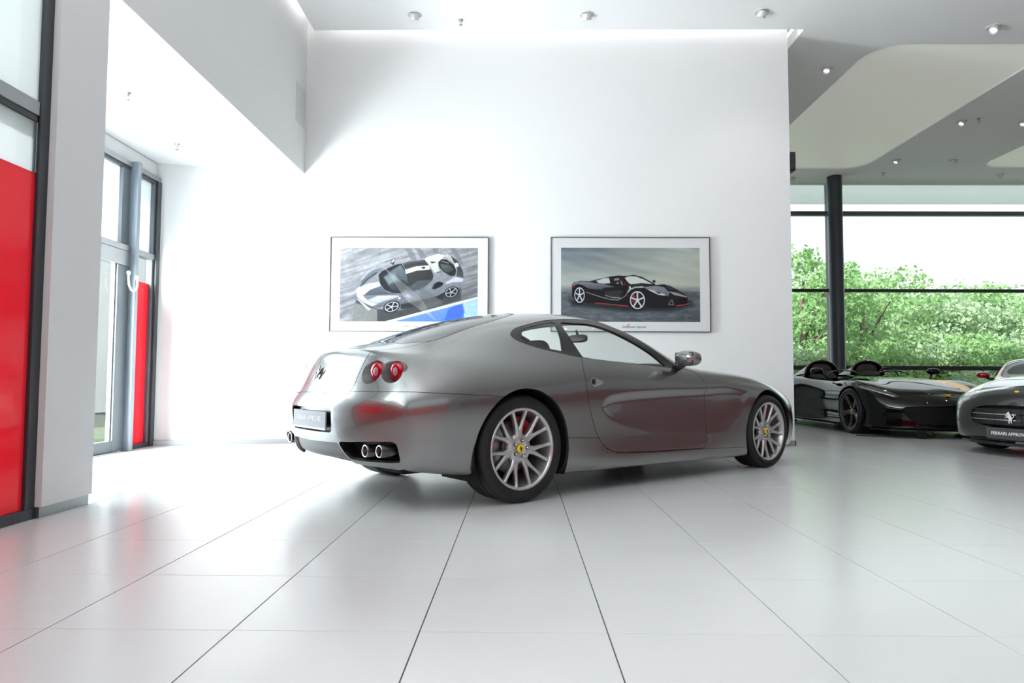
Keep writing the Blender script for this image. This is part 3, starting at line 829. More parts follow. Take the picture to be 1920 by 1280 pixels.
REAR=[rear(-.97,(0,.28,.54,.72,.80),(.27,.27,.265,.255,.235),-.66),
rear(-1.03,(0,.3,.57,.77,.88),(.31,.31,.305,.30,.275),-.69),
rear(-1.06,(0,.3,.57,.775,.90),(.41,.41,.41,.41,.40),-.70),
rear(-1.075,(0,.3,.57,.78,.905),(.52,.52,.52,.52,.51),-.705),
rear(-1.085,(0,.3,.57,.78,.905),(.635,.635,.635,.635,.63),-.71),
rear(-1.045,(0,.3,.57,.77,.89),(.72,.72,.725,.73,.73),-.70,.37),
rear(-.995,(0,.29,.54,.72,.82),(.835,.835,.833,.827,.824),-.665,.38),
rear(-.945,(0,.26,.48,.63,.72),(.94,.937,.927,.91,.902),-.64,.38),
rear(-.905,(0,.24,.43,.56,.63),(.99,.988,.977,.963,.957),-.61),
rear(-.85,(0,.20,.35,.44,.49),(1.0,1.0,.995,.988,.99),-.59),
rear(-.80,(0,.14,.22,.27,.29),(1.007,1.008,1.014,1.024,1.045),-.57),
[(-.78,0,1.01),(-.755,0,1.014),(-.71,0,1.022),(-.66,0,1.035),(-.585,0,1.056)]]
FRONT=[
[(3.58,.74,.17),(3.68,.54,.16),(3.73,.28,.16),(3.75,0,.16)],
[(3.62,.78,.2),(3.72,.57,.19),(3.78,.3,.19),(3.80,0,.19)],
[(3.63,.79,.32),(3.73,.58,.32),(3.80,.3,.32),(3.82,0,.32)],
[(3.63,.79,.44),(3.73,.57,.44),(3.80,.3,.45),(3.83,0,.45)],
[(3.61,.77,.54),(3.72,.56,.55),(3.79,.3,.56),(3.82,0,.56)],
[(3.59,.75,.59),(3.69,.54,.62),(3.76,.29,.63),(3.78,0,.635)],
[(3.56,.70,.64),(3.64,.5,.67),(3.71,.27,.68),(3.73,0,.69)],
[(3.54,.64,.675),(3.60,.46,.695),(3.66,.25,.71),(3.68,0,.715)],
[(3.54,.55,.70),(3.58,.38,.715),(3.62,.2,.725),(3.64,0,.73)],
[(3.54,.44,.72),(3.56,.30,.73),(3.59,.15,.74),(3.61,0,.742)],
[(3.53,.24,.745),(3.55,.16,.75),(3.57,.08,.753),(3.59,0,.755)],
[(3.52,0,.758),(3.54,0,.758),(3.56,0,.759),(3.58,0,.76)]]
def grid612():
    G=[]
    for u in range(5): G.append([REAR[v][u] for v in range(12)])
    for x in XS: G.append([(x,y,z) for y,z in SIDE[x]])
    for u in range(4): G.append([FRONT[v][u] for v in range(12)])
    return np.array(G)



SCOOP = [(0.745, .60), (.785, .655), (.875, .692), (1.14, .716), (1.58, .732), (2.03, .738), (2.30, .748), (2.50, .735), (2.66, .702), (2.57, .60), (2.56, .45), (2.52, .31), (2.01, .335), (1.35, .374), (1.04, .422), (.845, .483), (.765, .555)]
CREASE = [(2.0, .545), (2.28, .565), (2.44, .61), (2.56, .685), (2.60, .715), (2.30, .742), (2.0, .735), (1.5, .73), (1.2, .70), (1.5, .62)]


def scoop_displace(S):
    sh = S.shape[:2]; P = S.reshape(-1, 3); q = P[:, [0, 2]]
    def ss(d, w): t = np.clip(d / w, 0, 1); return t * t * (3 - 2 * t)
    side = np.clip((P[:, 1] - .8) / .08, 0, 1)
    d = sdf(smooth_poly(SCOOP, 4), q)
    zt = np.interp(P[:, 0], [.745, .875, 1.14, 1.58, 2.03, 2.3, 2.6], [.62, .70, .716, .732, .738, .748, .73]); zb = np.interp(P[:, 0], [.745, .845, 1.04, 1.35, 2.01, 2.54], [.57, .483, .422, .374, .335, .303])
    k = ss((zt - P[:, 2]) / np.maximum(zt - zb, .05), 1.0)
    P = P.copy(); P[:, 1] -= side * ss(d, .07) * .034 * (1 - k) * (.3 + .7 * ss(2.62 - P[:, 0], .45))
    return P.reshape(*sh, 3)


def coupe(parent, paint, detail=True, nu=14, nv=12, front='closed', wheelkind='y', rimmat=None):
    S, tu, tv = surface(grid612(), nu, nv)
    if detail:
        # finer columns along the scoop so its edge stays crisp
        S = scoop_displace(S)
    body = Piece.from_grid(S, tu, tv)
    g = 0.0022
    # wheel arches
    arch = lambda p: np.minimum(np.where(p.V[:, 1] > .55, circ(p.V[:, 0], p.V[:, 2], 0.005, .345, .398), 1), np.where(p.V[:, 1] > .55, circ(p.V[:, 0], p.V[:, 2], 2.965, .325, .388), 1))
    body = body.clip(arch)
    # arch lips
    # side windows
    WIN = smooth_poly([(.088, 1.115), (.16, 1.158), (.30, 1.197), (.49, 1.238), (.604, 1.253), (.727, 1.264), (.91, 1.272), (1.057, 1.261), (1.178, 1.226), (1.338, 1.170), (1.486, 1.098), (1.602, 1.028), (1.70, .960), (1.79, .903), (1.78, .893), (1.53, .906), (1.084, .933), (.62, .962), (.44, .986), (.254, 1.018), (.12, 1.058), (.085, 1.085)], 4)
    inwin = lambda p: np.minimum(sdf(WIN, XZ(p)), np.where((p.A[:, 1] > 6.2) & (p.A[:, 1] < 9.75), 1, -1))
    win = body.clip(inwin); body = body.clip(lambda p: -inwin(p))
    QG = [(.128, 1.118), (.20, 1.154), (.30, 1.182), (.44, 1.213), (.570, 1.233), (.525, 1.10), (.478, 1.004), (.36, 1.018), (.22, 1.046), (.15, 1.075)]
    DG = smooth_poly([(.613, 1.212), (.764, 1.232), (.93, 1.234), (1.08, 1.205), (1.25, 1.142), (1.41, 1.068), (1.55, .985), (1.612, .922), (1.55, .915), (.908, .947), (.67, .966), (.648, .985)], 4)
    qg, dg_ = (lambda p: sdf(QG, XZ(p))), (lambda p: sdf(DG, XZ(p)))
    win.clip(qg).off(-.006).build2('quarter_window', G_CAR, parent, 0)
    win.clip(dg_).off(-.010).build2('door_window', G_CAR, parent, 0)
    win.clip(lambda p: -np.maximum(qg(p), dg_(p))).off(-.003).build2('window_frame', M_BLACK, parent, .02)
    # rear window and windscreen
    RG = [(0, .435), (.18, .437), (.34, .455), (.455, .56), (.512, .655), (.515, .75), (.504, .937), (.478, 1.304), (.42, 1.55), (.35, 1.705), (.2, 1.765), (0, 1.785), (-.1, 1.785), (-.1, .435)]
    rg = lambda p: np.minimum(sdf(RG, YW(p)), np.where((p.V[:, 0] < .8) & (p.A[:, 1] > 8.9), 1, -1))
    rw = body.clip(rg); body = body.clip(lambda p: -rg(p))
    rw.clip(lambda p: rg(p) - .022).joined().off(-.004).build('rear_window', G_CARDARK, parent, 0)
    rw.clip(lambda p: .022 - rg(p)).joined().off(-.003).build('rear_window_seal', M_BLACK, parent, .01)
    WS = [(0, 1.24), (.3, 1.21), (.52, 1.18), (.61, 1.25), (.66, 1.5), (.705, 1.8), (.70, 1.96), (.60, 2.07), (.3, 2.2), (0, 2.24), (-.1, 2.24), (-.1, 1.24)]
    ws = lambda p: np.minimum(sdf(WS, YX(p)), np.where((p.V[:, 0] > 1) & (p.A[:, 1] > 8.5), 1, -1))
    wsp = body.clip(ws); body = body.clip(lambda p: -ws(p))
    wsp.clip(lambda p: ws(p) - .02).joined().off(-.004).build('windscreen', glass_mat('windscreen_glass', (.9, .93, .92), ior=1.45), parent, 0)
    wsp.clip(lambda p: .02 - ws(p)).joined().off(-.003).build('windscreen_seal', M_BLACK, parent, .01)
    # boot lid
    LID = [(-.1, -.345), (.30, -.325), (.395, -.305), (.428, -.275), (.441, -.225), (.438, -.089), (.440, .016), (.443, .05), (.448, .10), (.454, .20), (.458, .35), (.464, .48), (.480, .57), (.517, .655), (.455, .575), (.34, .462), (.18, .442), (-.1, .440)]
    lid = lambda p: np.minimum(sdf(LID, YW(p)), np.where(p.V[:, 0] < .2, 1, -1))
    boot = body.clip(lambda p: lid(p) - g).joined().build('boot_lid', paint, parent)
    body = body.clip(lambda p: -lid(p) - g)
    # door
    DOOR = [(.636, .965), (.60, .90), (.588, .84), (.586, .76), (.592, .68), (.615, .60), (.646, .529), (.68, .455), (.72, .386), (.76, .338), (.80, .305), (.86, .28), (.932, .267), (1.335, .249), (1.90, .236), (1.975, .238), (2.003, .262), (2.012, .31), (2.019, .42), (2.021, .543), (2.035, .68), (2.040, .75), (2.028, .79), (1.99, .84), (1.93, .882), (1.82, .895), (1.80, .93), (.7, 1.0)]
    dr = lambda p: np.minimum(sdf(DOOR, XZ(p)), np.where((p.A[:, 1] < 8) & (p.V[:, 1] > .5), 1, -1))
    door = body.clip(lambda p: dr(p) - g)
    body = body.clip(lambda p: -dr(p) - g)
    # handle in the door
    hd = smooth_poly([(.643, .785), (.655, .812), (.685, .816), (.725, .802), (.766, .789), (.772, .782), (.762, .772), (.72, .762), (.685, .753), (.655, .758)], 4)
    hf = lambda p: sdf(hd, XZ(p))
    hp = door.clip(hf); door = door.clip(lambda p: -hf(p))
    doors = door.build2('door', paint, parent)
    for dob, pc in zip(doors, (hp.mirrored(), hp)):
        sg = 1 if pc is hp else -1
        cf = lambda p: .0225 - np.sqrt((p.V[:, 0] - .672) ** 2 + (p.V[:, 2] - .785) ** 2)
        hfm = lambda p: sdf(hd, XZ(p))
        pc.clip(lambda p: .005 - hfm(p)).off(.0015).build('handle_bezel', M_CHROME, dob, .01)
        pc.clip(lambda p: np.minimum(hfm(p) - .005, -cf(p))).off(-.002).build('door_handle', mat('satin_silver', (.5, .5, .5), .25, .9), dob, .01)
        pc.clip(cf).off(-.02).build('handle_recess', M_MATTBLACK, dob, 0)
    # lamps: round recesses
    LP = [((-.892, .536, .845), (.331, .943), .076, (-.860, .556)), ((-.815, .659, .845), (.773, .635), .0695, (-.790, .672))]
    for (lx, ly, lz), dr_, R, (fx, fy) in LP:
        tt = lambda p: (p.V[:, 0] - lx) * dr_[0] + (p.V[:, 1] - ly) * dr_[1]
        cf = lambda p: np.where((p.V[:, 0] < -.5) & (np.abs((p.V[:, 0] - lx) * dr_[1] - (p.V[:, 1] - ly) * dr_[0]) < .12), np.sqrt(tt(p) ** 2 + (p.V[:, 2] - lz) ** 2) - R, 1)
        ring = body.clip(lambda p: -cf(p)); body = body.clip(cf)
        edge = ring.V[np.abs(cf(ring)) < 7e-4]
        e = [(math.atan2(q[2] - lz, (q[0] - lx) * dr_[0] + (q[1] - ly) * dr_[1]), q) for q in edge]
        tilt = math.radians(24); ax = np.array([math.sin(tilt), math.cos(tilt)])      # lens face direction in plan (x, y)
        for sg in (-1, 1):
            t = MB(); v = []; f = []; n = 64
            for i in range(n):
                a = -math.pi + 2 * math.pi * i / n; q = min(e, key=lambda w: abs(math.remainder(w[0] - a, 2 * math.pi)))[1]
                ca, sa = math.cos(a), math.sin(a)
                v.append((q[0], sg * q[1], q[2])); v.append((fx + .062 * ca * ax[0] + .004, sg * (fy + .062 * ca * ax[1]), lz + .067 * sa))
                v.append((fx + .058 * ca * ax[0] + .03, sg * (fy + .058 * ca * ax[1]), lz + .062 * sa))
            for i in range(n):
                for k_ in range(2):
                    j = (i + 1) % n; f.append((i * 3 + k_, j * 3 + k_, j * 3 + k_ + 1, i * 3 + k_ + 1))
            bz = t.add(v, f, 0, True).build('tail_light', mat('lamp_bezel', (.11, .11, .11), .4, .3), parent, fix=True)
            for nm, prof, mt_, scz in (('red_lens', [(0, -.013), (.02, -.0125), (.038, -.009), (.050, -.002), (.057, .005), (.060, .012), (.060, .03)], M_REDLENS, 1.06), ('clear_reflector', [(0, -.0155), (.013, -.015), (.018, -.013), (.019, -.008)], M_CLEARLENS, 1.5)):
                ln = MB().lathe(prof, 40, axis='x').build(nm, mt_ if nm != 'lens_ring' else M_DARKCHROME, bz, fix=True); ln.location = (fx, sg * fy, lz); ln.scale = (1, 1, scz); ln.rotation_euler = (0, 0, -sg * tilt)
    # plate recess
    PR = [(-.1, .618), (.29, .616), (.312, .608), (.318, .59), (.305, .49), (.298, .468), (.28, .462), (-.1, .462)]
    pr_ = lambda p: np.minimum(sdf(PR, YZ(p)), np.where(p.V[:, 0] < -.6, 1, -1))
    pc = body.clip(pr_); body = body.clip(lambda p: -pr_(p))
    recess(pc, .045, 'plate_recess', M_BLACK, parent)
    # tailpipe openings
    EX = smooth_poly([(.365, .408), (.46, .414), (.60, .424), (.745, .430), (.778, .424), (.790, .40), (.792, .34), (.784, .312), (.76, .303), (.61, .298), (.445, .302), (.418, .312), (.385, .36)], 3)
    ex = lambda p: np.minimum(sdf(EX, YZ(p)), np.where(p.V[:, 0] < -.5, 1, -1))
    ep = body.clip(ex); body = body.clip(lambda p: -ex(p))
    recess(ep, .10, 'exhaust_recess', M_BLACK, parent)
    # rear diffuser: dark lower centre
    DF = [(-.1, .398), (.33, .402), (.352, .40), (.395, .33), (.412, .290), (.43, .20), (-.1, .20)]
    df = lambda p: np.minimum(sdf(DF, YZ(p)), np.where(p.V[:, 0] < -.6, 1, -1))
    body, dp = body.clip(lambda p: -df(p)), body.clip(df)
    dp.joined().off(-.022).build('rear_diffuser', mat('dark_grey_moulding', (.085, .09, .09), .4), parent, -.0)
    # bumper seam, sills, bonnet
    def seamf(p):
        x = p.V[:, 0]; return np.interp(x, [-1.2, -.76, -.2, .2], [.724, .724, .694, .67]) - p.V[:, 2]
    bf = lambda p: np.where(p.V[:, 0] < .1, seamf(p), -1)
    bumper = body.clip(lambda p: bf(p) - .0015)
    body = body.clip(lambda p: -bf(p) - .0015)
    # reflectors, sensors
    def capsule(p, a, b, r):
        a, b = np.array(a), np.array(b); e = b - a; w = p.V[:, 1:3] - a; t = np.clip((w @ e) / (e @ e), 0, 1); d = w - t[:, None] * e
        return np.where(p.V[:, 0] < -.4, r - np.sqrt((d * d).sum(1)), -1)
    rf = lambda p: capsule(p, (.558, .621), (.712, .617), .0125)
    bumper.clip(rf).off(.002).build2('rear_reflector', mat('dark_red_reflector', (.22, .012, .02), .25, coat=.6), parent, .006)
    bumper = bumper.clip(lambda p: -rf(p))
    for yy, zz_ in ((.765, .617), (.339, .612)):
        sf = lambda p: capsule(p, (yy, zz_), (yy + .001, zz_), .0125)
        bumper.clip(sf).off(.001).build2('parking_sensor', paint, parent, .004); bumper = bumper.clip(lambda p: -sf(p))
    bumper.joined().build('rear_bumper', paint, parent, .02)
    def sillf(p):
        x = p.V[:, 0]; z = np.interp(x, [.38, .72, .80, .93, 1.335, 1.96, 2.6], [.402, .384, .301, .262, .244, .231, .209])
        return np.where((x > .2) & (x < 2.8) & (p.V[:, 1] > .5), z - p.V[:, 2], -1)
    body, sill = body.clip(lambda p: -sillf(p) - .0015), body.clip(lambda p: sillf(p) - .0015)
    sill.build2('side_skirt', paint, parent, .02)
    # front wing + bumper, split off the cabin shell along the door's front gap
    def frontf(p):
        z = p.V[:, 2]; return p.V[:, 0] - np.interp(z, [.2, .543, .75, .79, .863, .885, .95], [2.012, 2.021, 2.040, 2.028, 1.966, 1.925, 1.90])
    BON = [(-.1, 2.20), (.3, 2.17), (.60, 2.04), (.705, 2.0), (.765, 2.08), (.775, 2.3), (.755, 2.7), (.70, 3.1), (.60, 3.35), (.45, 3.47), (.25, 3.53), (-.1, 3.55)]
    bn = lambda p: np.minimum(sdf(BON, YX(p)), np.where(p.V[:, 2] > .6, 1, -1))
    body, bonnet = body.clip(lambda p: -bn(p) - .0015), body.clip(lambda p: bn(p) - .0015)
    bonnet.joined().build('bonnet', paint, parent, .015)
    ff = lambda p: np.minimum(frontf(p), np.where(p.V[:, 0] > 1.5, 1, -1))
    body, fw_ = body.clip(lambda p: -ff(p)), body.clip(ff)
    # grille, lights and marker in the front
    GR = smooth_poly([(-.3, .54), (.0, .545), (.30, .535), (.46, .50), (.50, .42), (.44, .34), (.2, .31), (0, .305), (-.3, .31)], 4)
    gr = lambda p: np.minimum(sdf(GR, YZ(p)), np.where(p.V[:, 0] > 3.4, 1, -1))
    fw_, gp = fw_.clip(lambda p: -gr(p)), fw_.clip(gr)
    gp.joined().off(-.05).build('grille_back', M_MATTBLACK, parent, 0)
    HL = smooth_poly([(.60, 3.56), (.50, 3.62), (.68, 3.30), (.80, 3.10), (.84, 3.12), (.82, 3.30), (.76, 3.48)], 4)
    hl = lambda p: np.minimum(sdf(HL, YX(p)), np.where(p.V[:, 2] > .52, 1, -1))
    fw_, hlp = fw_.clip(lambda p: -hl(p)), fw_.clip(hl)
    hlp.off(-.002).build2('headlight', mat('headlight_glass', (.55, .56, .57), .05, .4, coat=1), parent, .006)
    mk = lambda p: np.where(p.V[:, 1] > .8, .0115 - np.sqrt((p.V[:, 0] - 2.306) ** 2 + (p.V[:, 2] - .524) ** 2), -1)
    fw_.clip(mk).off(.003).build2('side_marker', M_ORANGE, parent, .004)
    fw_.clip(lambda p: -mk(p)).joined().build('front_wing', paint, parent, .02)
    body.joined().build('body_shell', paint, parent, .02)
    # floor, lining
    S2, a2, b2 = surface(grid612(), 4, 4)
    lin = Piece.from_grid(S2, a2, b2)
    lin = lin.clip(lambda p: -inwin(p) + .0).clip(lambda p: -rg(p)).clip(lambda p: -ws(p)).clip(lambda p: p.A[:, 1] - 6.4)
    lin = lin.clip(lambda p: p.V[:, 0] + .55).clip(lambda p: 2.2 - p.V[:, 0])
    lin.joined().off(-.03).build('cabin_lining', mat('grey_headlining', (.10, .10, .095), .8), parent, 0)
    fl = MB().box((-.60, -.56, .2), (3.45, .56, .26)).box((.45, -.84, .16), (2.5, .84, .24)).box((-.62, -.56, .2), (-.42, .56, .62)).box((.42, -.85, .2), (.50, .85, .62)).box((2.46, -.85, .2), (2.5, .85, .80)).box((-.55, -.56, .75), (.2, .56, .80)).build('underbody', M_MATTBLACK, parent)
    MB().bbox((.3, -.80, .24), (2.1, .80, .30), .02).bbox((.5, -.09, .3), (1.7, .09, .52), .04).build('cabin_floor', M_LEATHER, parent)
    MB().blob((1.78, 0, .78), (.24, .78, .12), .6, 28, 12).build('dashboard', M_LEATHER, parent)
    seat(parent, 1.0, -.38, M_LEATHER); seat(parent, 1.0, .38, M_LEATHER)
    seat(parent, .28, -.30, M_LEATHER, False); seat(parent, .28, .30, M_LEATHER, False)
    st = MB(); R_ = .18; pts = []
    for i in range(25):
        a = 2 * math.pi * i / 24; pts.append((1.50 - .38 * R_ * math.sin(a) * .9, .38 + R_ * math.cos(a), .82 + R_ * math.sin(a) * .92))
    st.tube(pts, .016, 10, cap=False).blob((1.52, .38, .82), (.04, .06, .06)).tube([(1.52, .22, .82), (1.53, .38, .80), (1.52, .54, .82)], .014, 8).tube([(1.53, .38, .82), (1.75, .38, .76)], .03, 10)
    st.build('steering_wheel', M_BLACK, parent)
    im = MB().blob((1.42, 0.0, 1.165), (.022, .12, .036), .6, 20, 12).tube([(1.43, 0, 1.18), (1.40, 0, 1.24)], .012, 8).build('rear_view_mirror', M_BLACK, parent)
    # door mirrors
    for sg in (-1, 1):
        h = MB().blob((1.695, sg * .985, .975), (.085, .108, .062), .82, 28, 18).build('side_mirror', paint, parent)
        MB().bbox((1.635, sg * .985 - .088, .930), (1.650, sg * .985 + .088, 1.022), .006).build('mirror_rim', M_BLACK, h)
        MB().bbox((1.628, sg * .985 - .080, .938), (1.637, sg * .985 + .080, 1.014), .004).build('mirror_glass', M_CHROME, h)
        MB().tube([(1.70, sg * .93, .93), (1.72, sg * .88, .905), (1.74, sg * .80, .895)], [.030, .026, .034], 12).build('mirror_arm', M_BLACK, h)
    # wheels
    for sg in (-1, 1):
        spoke_wheel(parent, (0, sg * .805, .35), .35, .285, sg, wheelkind, .268, rimmat=rimmat, rot=86)
        spoke_wheel(parent, (2.95, sg * .83, .333), .333, .25, sg, wheelkind, .268, rimmat=rimmat, rot=74)
    wheel_well(parent, .005, .345, .402, .945, .52); wheel_well(parent, 2.965, .325, .392, .92, .52, 8)
    return body


TH = math.radians(39.7)
O612 = (-0.57563559, 5.19608258)
car = empty('car', (O612[0], O612[1], 0), TH)
setp(car, 'large silver grey two-door coupe in the middle of the tiled floor, seen from behind', 'car')
coupe(car, SILVER)
# rear plate, emblem, exhausts
pl = MB().bbox((-1.062, -.262, .472), (-1.052, .262, .592), .003).build('number_plate', M_PLATE, car)
pl.rotation_euler = (0, math.radians(0), 0)
MB().bbox((-1.0635, -.258, .474), (-1.061, .258, .487), .0008).build('plate_strip', M_PLATEDARK, pl)
RM = Matrix(((0, 0, -1, 0), (-1, 0, 0, 0), (0, 1, 0, 0), (0, 0, 0, 1)))   # text x -> -y, text y -> z, normal -> -x
text_obj('plate_lettering', 'FERRARI APPROVED', .046, M_PLATEWHITE, pl, Matrix.Translation((-1.0625, 0, .54)) @ RM, .0008, bold=.0008)
prancing(car, mat('dark_emblem', (.05, .05, .055), .4, .3), Matrix.Translation((-1.003, 0, .845)) @ Matrix.Rotation(math.radians(23), 4, 'Y') @ Matrix.Rotation(-math.pi / 2, 4, 'Z'), .046)
for sg in (-1, 1):
    for (x, y, z) in ((-.957, .597, .367), (-.925, .712, .372)):
        MB().lathe([(.030, x + .10), (.0305, x + .004), (.0335, x), (.0375, x + .003), (.0385, x + .012), (.0385, x + .20)], 32, axis='x').lathe([(0, x + .09), (.031, x + .09)], 32, axis='x', m=1).build('exhaust_tip', [mat('dark_steel_pipe', (.10, .10, .10), .25, .9), M_MATTBLACK], car, fix=True).location = (0, sg * y, z)
        MB().lathe([(.0315, x + .001), (.0345, x - .0015), (.0372, x + .002)], 32, axis='x').build('tip_ring', M_CHROME, car, fix=True).location = (0, sg * y, z)
MB().bbox((-.78, -.74, .225), (-.60, -.45, .30), .02).build('silencer', M_MATTBLACK, car)

# ---------------------------------------------------------------- the black open two-seater
BLACKPAINT = mat('black_car_paint', (0.003, 0.003, 0.0035), .3, 0, .0, .75)
REDPAINT = paint_mat('red_car_paint', (0.40, 0.004, 0.02), 0.35, 0.25, False)
DARKGREY = paint_mat('dark_grey_car_paint', (0.06, 0.06, 0.062), 0.8, 0.24)


def speedster(parent):
    X = [-.62, -.32, 0, .32, .65, 1.0, 1.4, 1.8, 2.1, 2.4, 2.65, 2.9, 3.15]
    def tab(x):
        w = np.interp(x, [-.62, 0, .65, 1.2, 1.8, 2.4, 2.65, 3.15], [.955, 1.0, .97, .925, .925, .975, .985, .93])
        h = np.interp(x, [-.62, 0, .65, 1.2, 1.8, 2.2, 2.65, 2.9, 3.15], [.83, .885, .86, .83, .80, .82, .80, .75, .67])
        c = np.interp(x, [-.62, 0, .65, 1.3, 1.8, 2.4, 2.65, 3.15], [.84, .90, .90, .90, .885, .835, .80, .70])
        return [(w - .10, .11), (w - .03, .14), (w - .035, .27), (w - .02, .42), (w, .57), (w - .02, .68), (w - .07, h - .045), (w - .17, h), (w - .34, h - .005 + .25 * (c - h)), (.42, c - .015), (.2, c - .002), (0, c)]
    def rr(b, ys, z, x4, z4): return [(b + .16 * y * y, y, z) for y in ys[:4]] + [(x4, ys[4], z4)]
    yz = (0, .3, .58, .80, .92)
    R = [rr(-.90, (0, .3, .55, .75, .84), .16, -.74, .14), rr(-.95, yz, .20, -.78, .17), rr(-.97, yz, .30, -.79, .29), rr(-.98, yz, .42, -.80, .42), rr(-.98, yz, .56, -.80, .56),
         rr(-.97, (0, .3, .57, .78, .90), .66, -.79, .67), rr(-.95, (0, .29, .55, .75, .86), .75, -.78, .76), rr(-.91, (0, .27, .5, .68, .77), .79, -.75, .80),
         rr(-.88, (0, .22, .4, .54, .61), .80, -.73, .81), rr(-.85, (0, .16, .28, .38, .42), .81, -.71, .82), rr(-.82, (0, .08, .14, .18, .2), .815, -.70, .825), [(-.80, 0, .82), (-.78, 0, .82), (-.75, 0, .823), (-.72, 0, .826), (-.69, 0, .83)]]
    def fr(x, ys, z): return [(x - .62 * y * y, y, zz) for y, zz in zip(ys, z if isinstance(z, tuple) else (z,) * 4)]
    ys = (.84, .58, .3, 0)
    F = [fr(3.66, (.84, .60, .3, 0), .11), fr(3.70, (.88, .62, .31, 0), .135), fr(3.69, (.88, .61, .3, 0), .24), fr(3.70, (.87, .6, .3, 0), .35), fr(3.69, (.86, .59, .3, 0), (.45, .45, .45, .45)),
         fr(3.66, (.83, .57, .29, 0), (.53, .51, .50, .50)), fr(3.60, (.78, .53, .27, 0), (.59, .555, .545, .54)), fr(3.53, (.69, .48, .25, 0), (.625, .59, .575, .57)), fr(3.47, (.55, .4, .2, 0), (.63, .605, .595, .59)),
         fr(3.42, (.38, .28, .14, 0), (.64, .615, .61, .605)), fr(3.38, (.19, .15, .08, 0), (.645, .63, .622, .62)), [(3.24, 0, .665), (3.28, 0, .655), (3.32, 0, .642), (3.34, 0, .635)]]
    G = [[R[v][u] for v in range(12)] for u in range(5)] + [[(x, y, z) for y, z in tab(x)] for x in X] + [[F[v][u] for v in range(12)] for u in range(4)]
    S, tu, tv = surface(np.array(G), 8, 8)
    body = Piece.from_grid(S, tu, tv)
    for ax, rz, rr_ in ((.0, .35, .385), (2.65, .345, .375)):
        body = body.clip(lambda p: np.where(p.V[:, 1] > .5, circ(p.V[:, 0], p.V[:, 2], ax, rz, rr_), 1))
    # yellow stripe on the bonnet (one side only) and open cockpits
    CK = smooth_poly([(.18, .52), (.5, .50), (.66, .62), (.70, .95), (.64, 1.30), (.42, 1.38), (.22, 1.30), (.15, .95)], 3)
    ck = lambda p: np.minimum(sdf(CK, YX(p)), np.where(p.V[:, 2] > .7, 1, -1))
    body = body.clip(lambda p: -ck(p))
    GRL = smooth_poly([(-.3, .445), (.3, .445), (.52, .44), (.62, .41), (.60, .34), (.50, .23), (.3, .195), (-.3, .195)], 3)
    gr = lambda p: np.minimum(sdf(GRL, YZ(p)), np.where(p.V[:, 0] > 3.2, 1, -1))
    gp = body.clip(gr); body = body.clip(lambda p: -gr(p))
    gp.joined().off(-.04).build('front_grille', mat('dark_mesh', (.004, .004, .004), .6, spec=.2), parent, 0)
    HLS = smooth_poly([(.92, 2.86), (.86, 3.02), (.70, 3.28), (.60, 3.37), (.62, 3.28), (.76, 3.02), (.86, 2.82)], 3)
    hf = lambda p: np.minimum(sdf(HLS, YX(p)), np.where(p.V[:, 2] > .5, 1, -1))
    hp = body.clip(hf); body = body.clip(lambda p: -hf(p))
    hp.off(-.004).build2('headlight', mat('dark_headlight', (.05, .05, .055), .08, .3, coat=1), parent, .01)
    for sg in (-1, 1):
        MB().tube([(2.93, sg * .925, .70), (3.08, sg * .86, .665), (3.25, sg * .765, .615), (3.38, sg * .675, .575)], .009, 8).build('light_strip', mat('daytime_strip', (.8, .75, .75), .2, .2), parent)
    BN = [(-.1, 1.95), (.4, 1.92), (.70, 2.0), (.72, 2.4), (.66, 2.9), (.52, 3.28), (.3, 3.42), (-.1, 3.46)]
    bn = lambda p: np.minimum(sdf(BN, YX(p)), np.where(p.V[:, 2] > .55, 1, -1))
    bon = body.clip(lambda p: bn(p) - .001); body = body.clip(lambda p: -bn(p) - .002)
    st = lambda p: .115 - np.abs(p.V[:, 1] - np.interp(p.V[:, 0], [1.9, 2.6, 3.5], [.40, .46, .56]))
    left_rest = bon.clip(lambda p: -st(p)); ys_ = bon.clip(st); m_ = bon.mirrored()
    k = len(left_rest.V)
    Piece(np.concatenate([left_rest.V, m_.V]), np.concatenate([left_rest.N, m_.N]), np.concatenate([left_rest.A, m_.A]), left_rest.F + [tuple(i + k for i in q) for q in m_.F]).build('bonnet', BLACKPAINT, parent, .01)
    ys_.build('yellow_stripe', mat('yellow_car_paint', (1.0, .52, .0), .35, spec=.2, coat=.35), parent, .01)
    DR = [(1.0, .80), (.98, .60), (1.03, .40), (1.12, .33), (1.9, .30), (1.98, .40), (2.02, .60), (1.98, .78), (1.6, .83), (1.2, .84)]
    dr = lambda p: np.minimum(sdf(DR, XZ(p)), np.where(p.V[:, 1] > .6, 1, -1))
    body.clip(lambda p: dr(p) - .002).build2('door', BLACKPAINT, parent, .01); body = body.clip(lambda p: -dr(p) - .002)
    ns = lambda p: np.minimum(st(p), np.where((p.V[:, 0] > 3.2) & (p.V[:, 2] > .44), 1, -1))
    nose = body.clip(ns); rest_ = body.clip(lambda p: -ns(p)); m2 = body.mirrored(); k2 = len(rest_.V)
    nose.build('yellow_stripe', MATS['yellow_car_paint'], parent, .004)
    Piece(np.concatenate([rest_.V, m2.V]), np.concatenate([rest_.N, m2.N]), np.concatenate([rest_.A, m2.A]), rest_.F + [tuple(i + k2 for i in q) for q in m2.F]).build('body_shell', BLACKPAINT, parent, .015)
    MB().box((-.7, -.55, .14), (3.4, .55, .2)).box((.42, -.85, .14), (2.2, .85, .3)).box((.38, -.9, .2), (.42, .9, .8)).box((2.24, -.9, .2), (2.28, .9, .74)).build('underbody', M_MATTBLACK, parent)
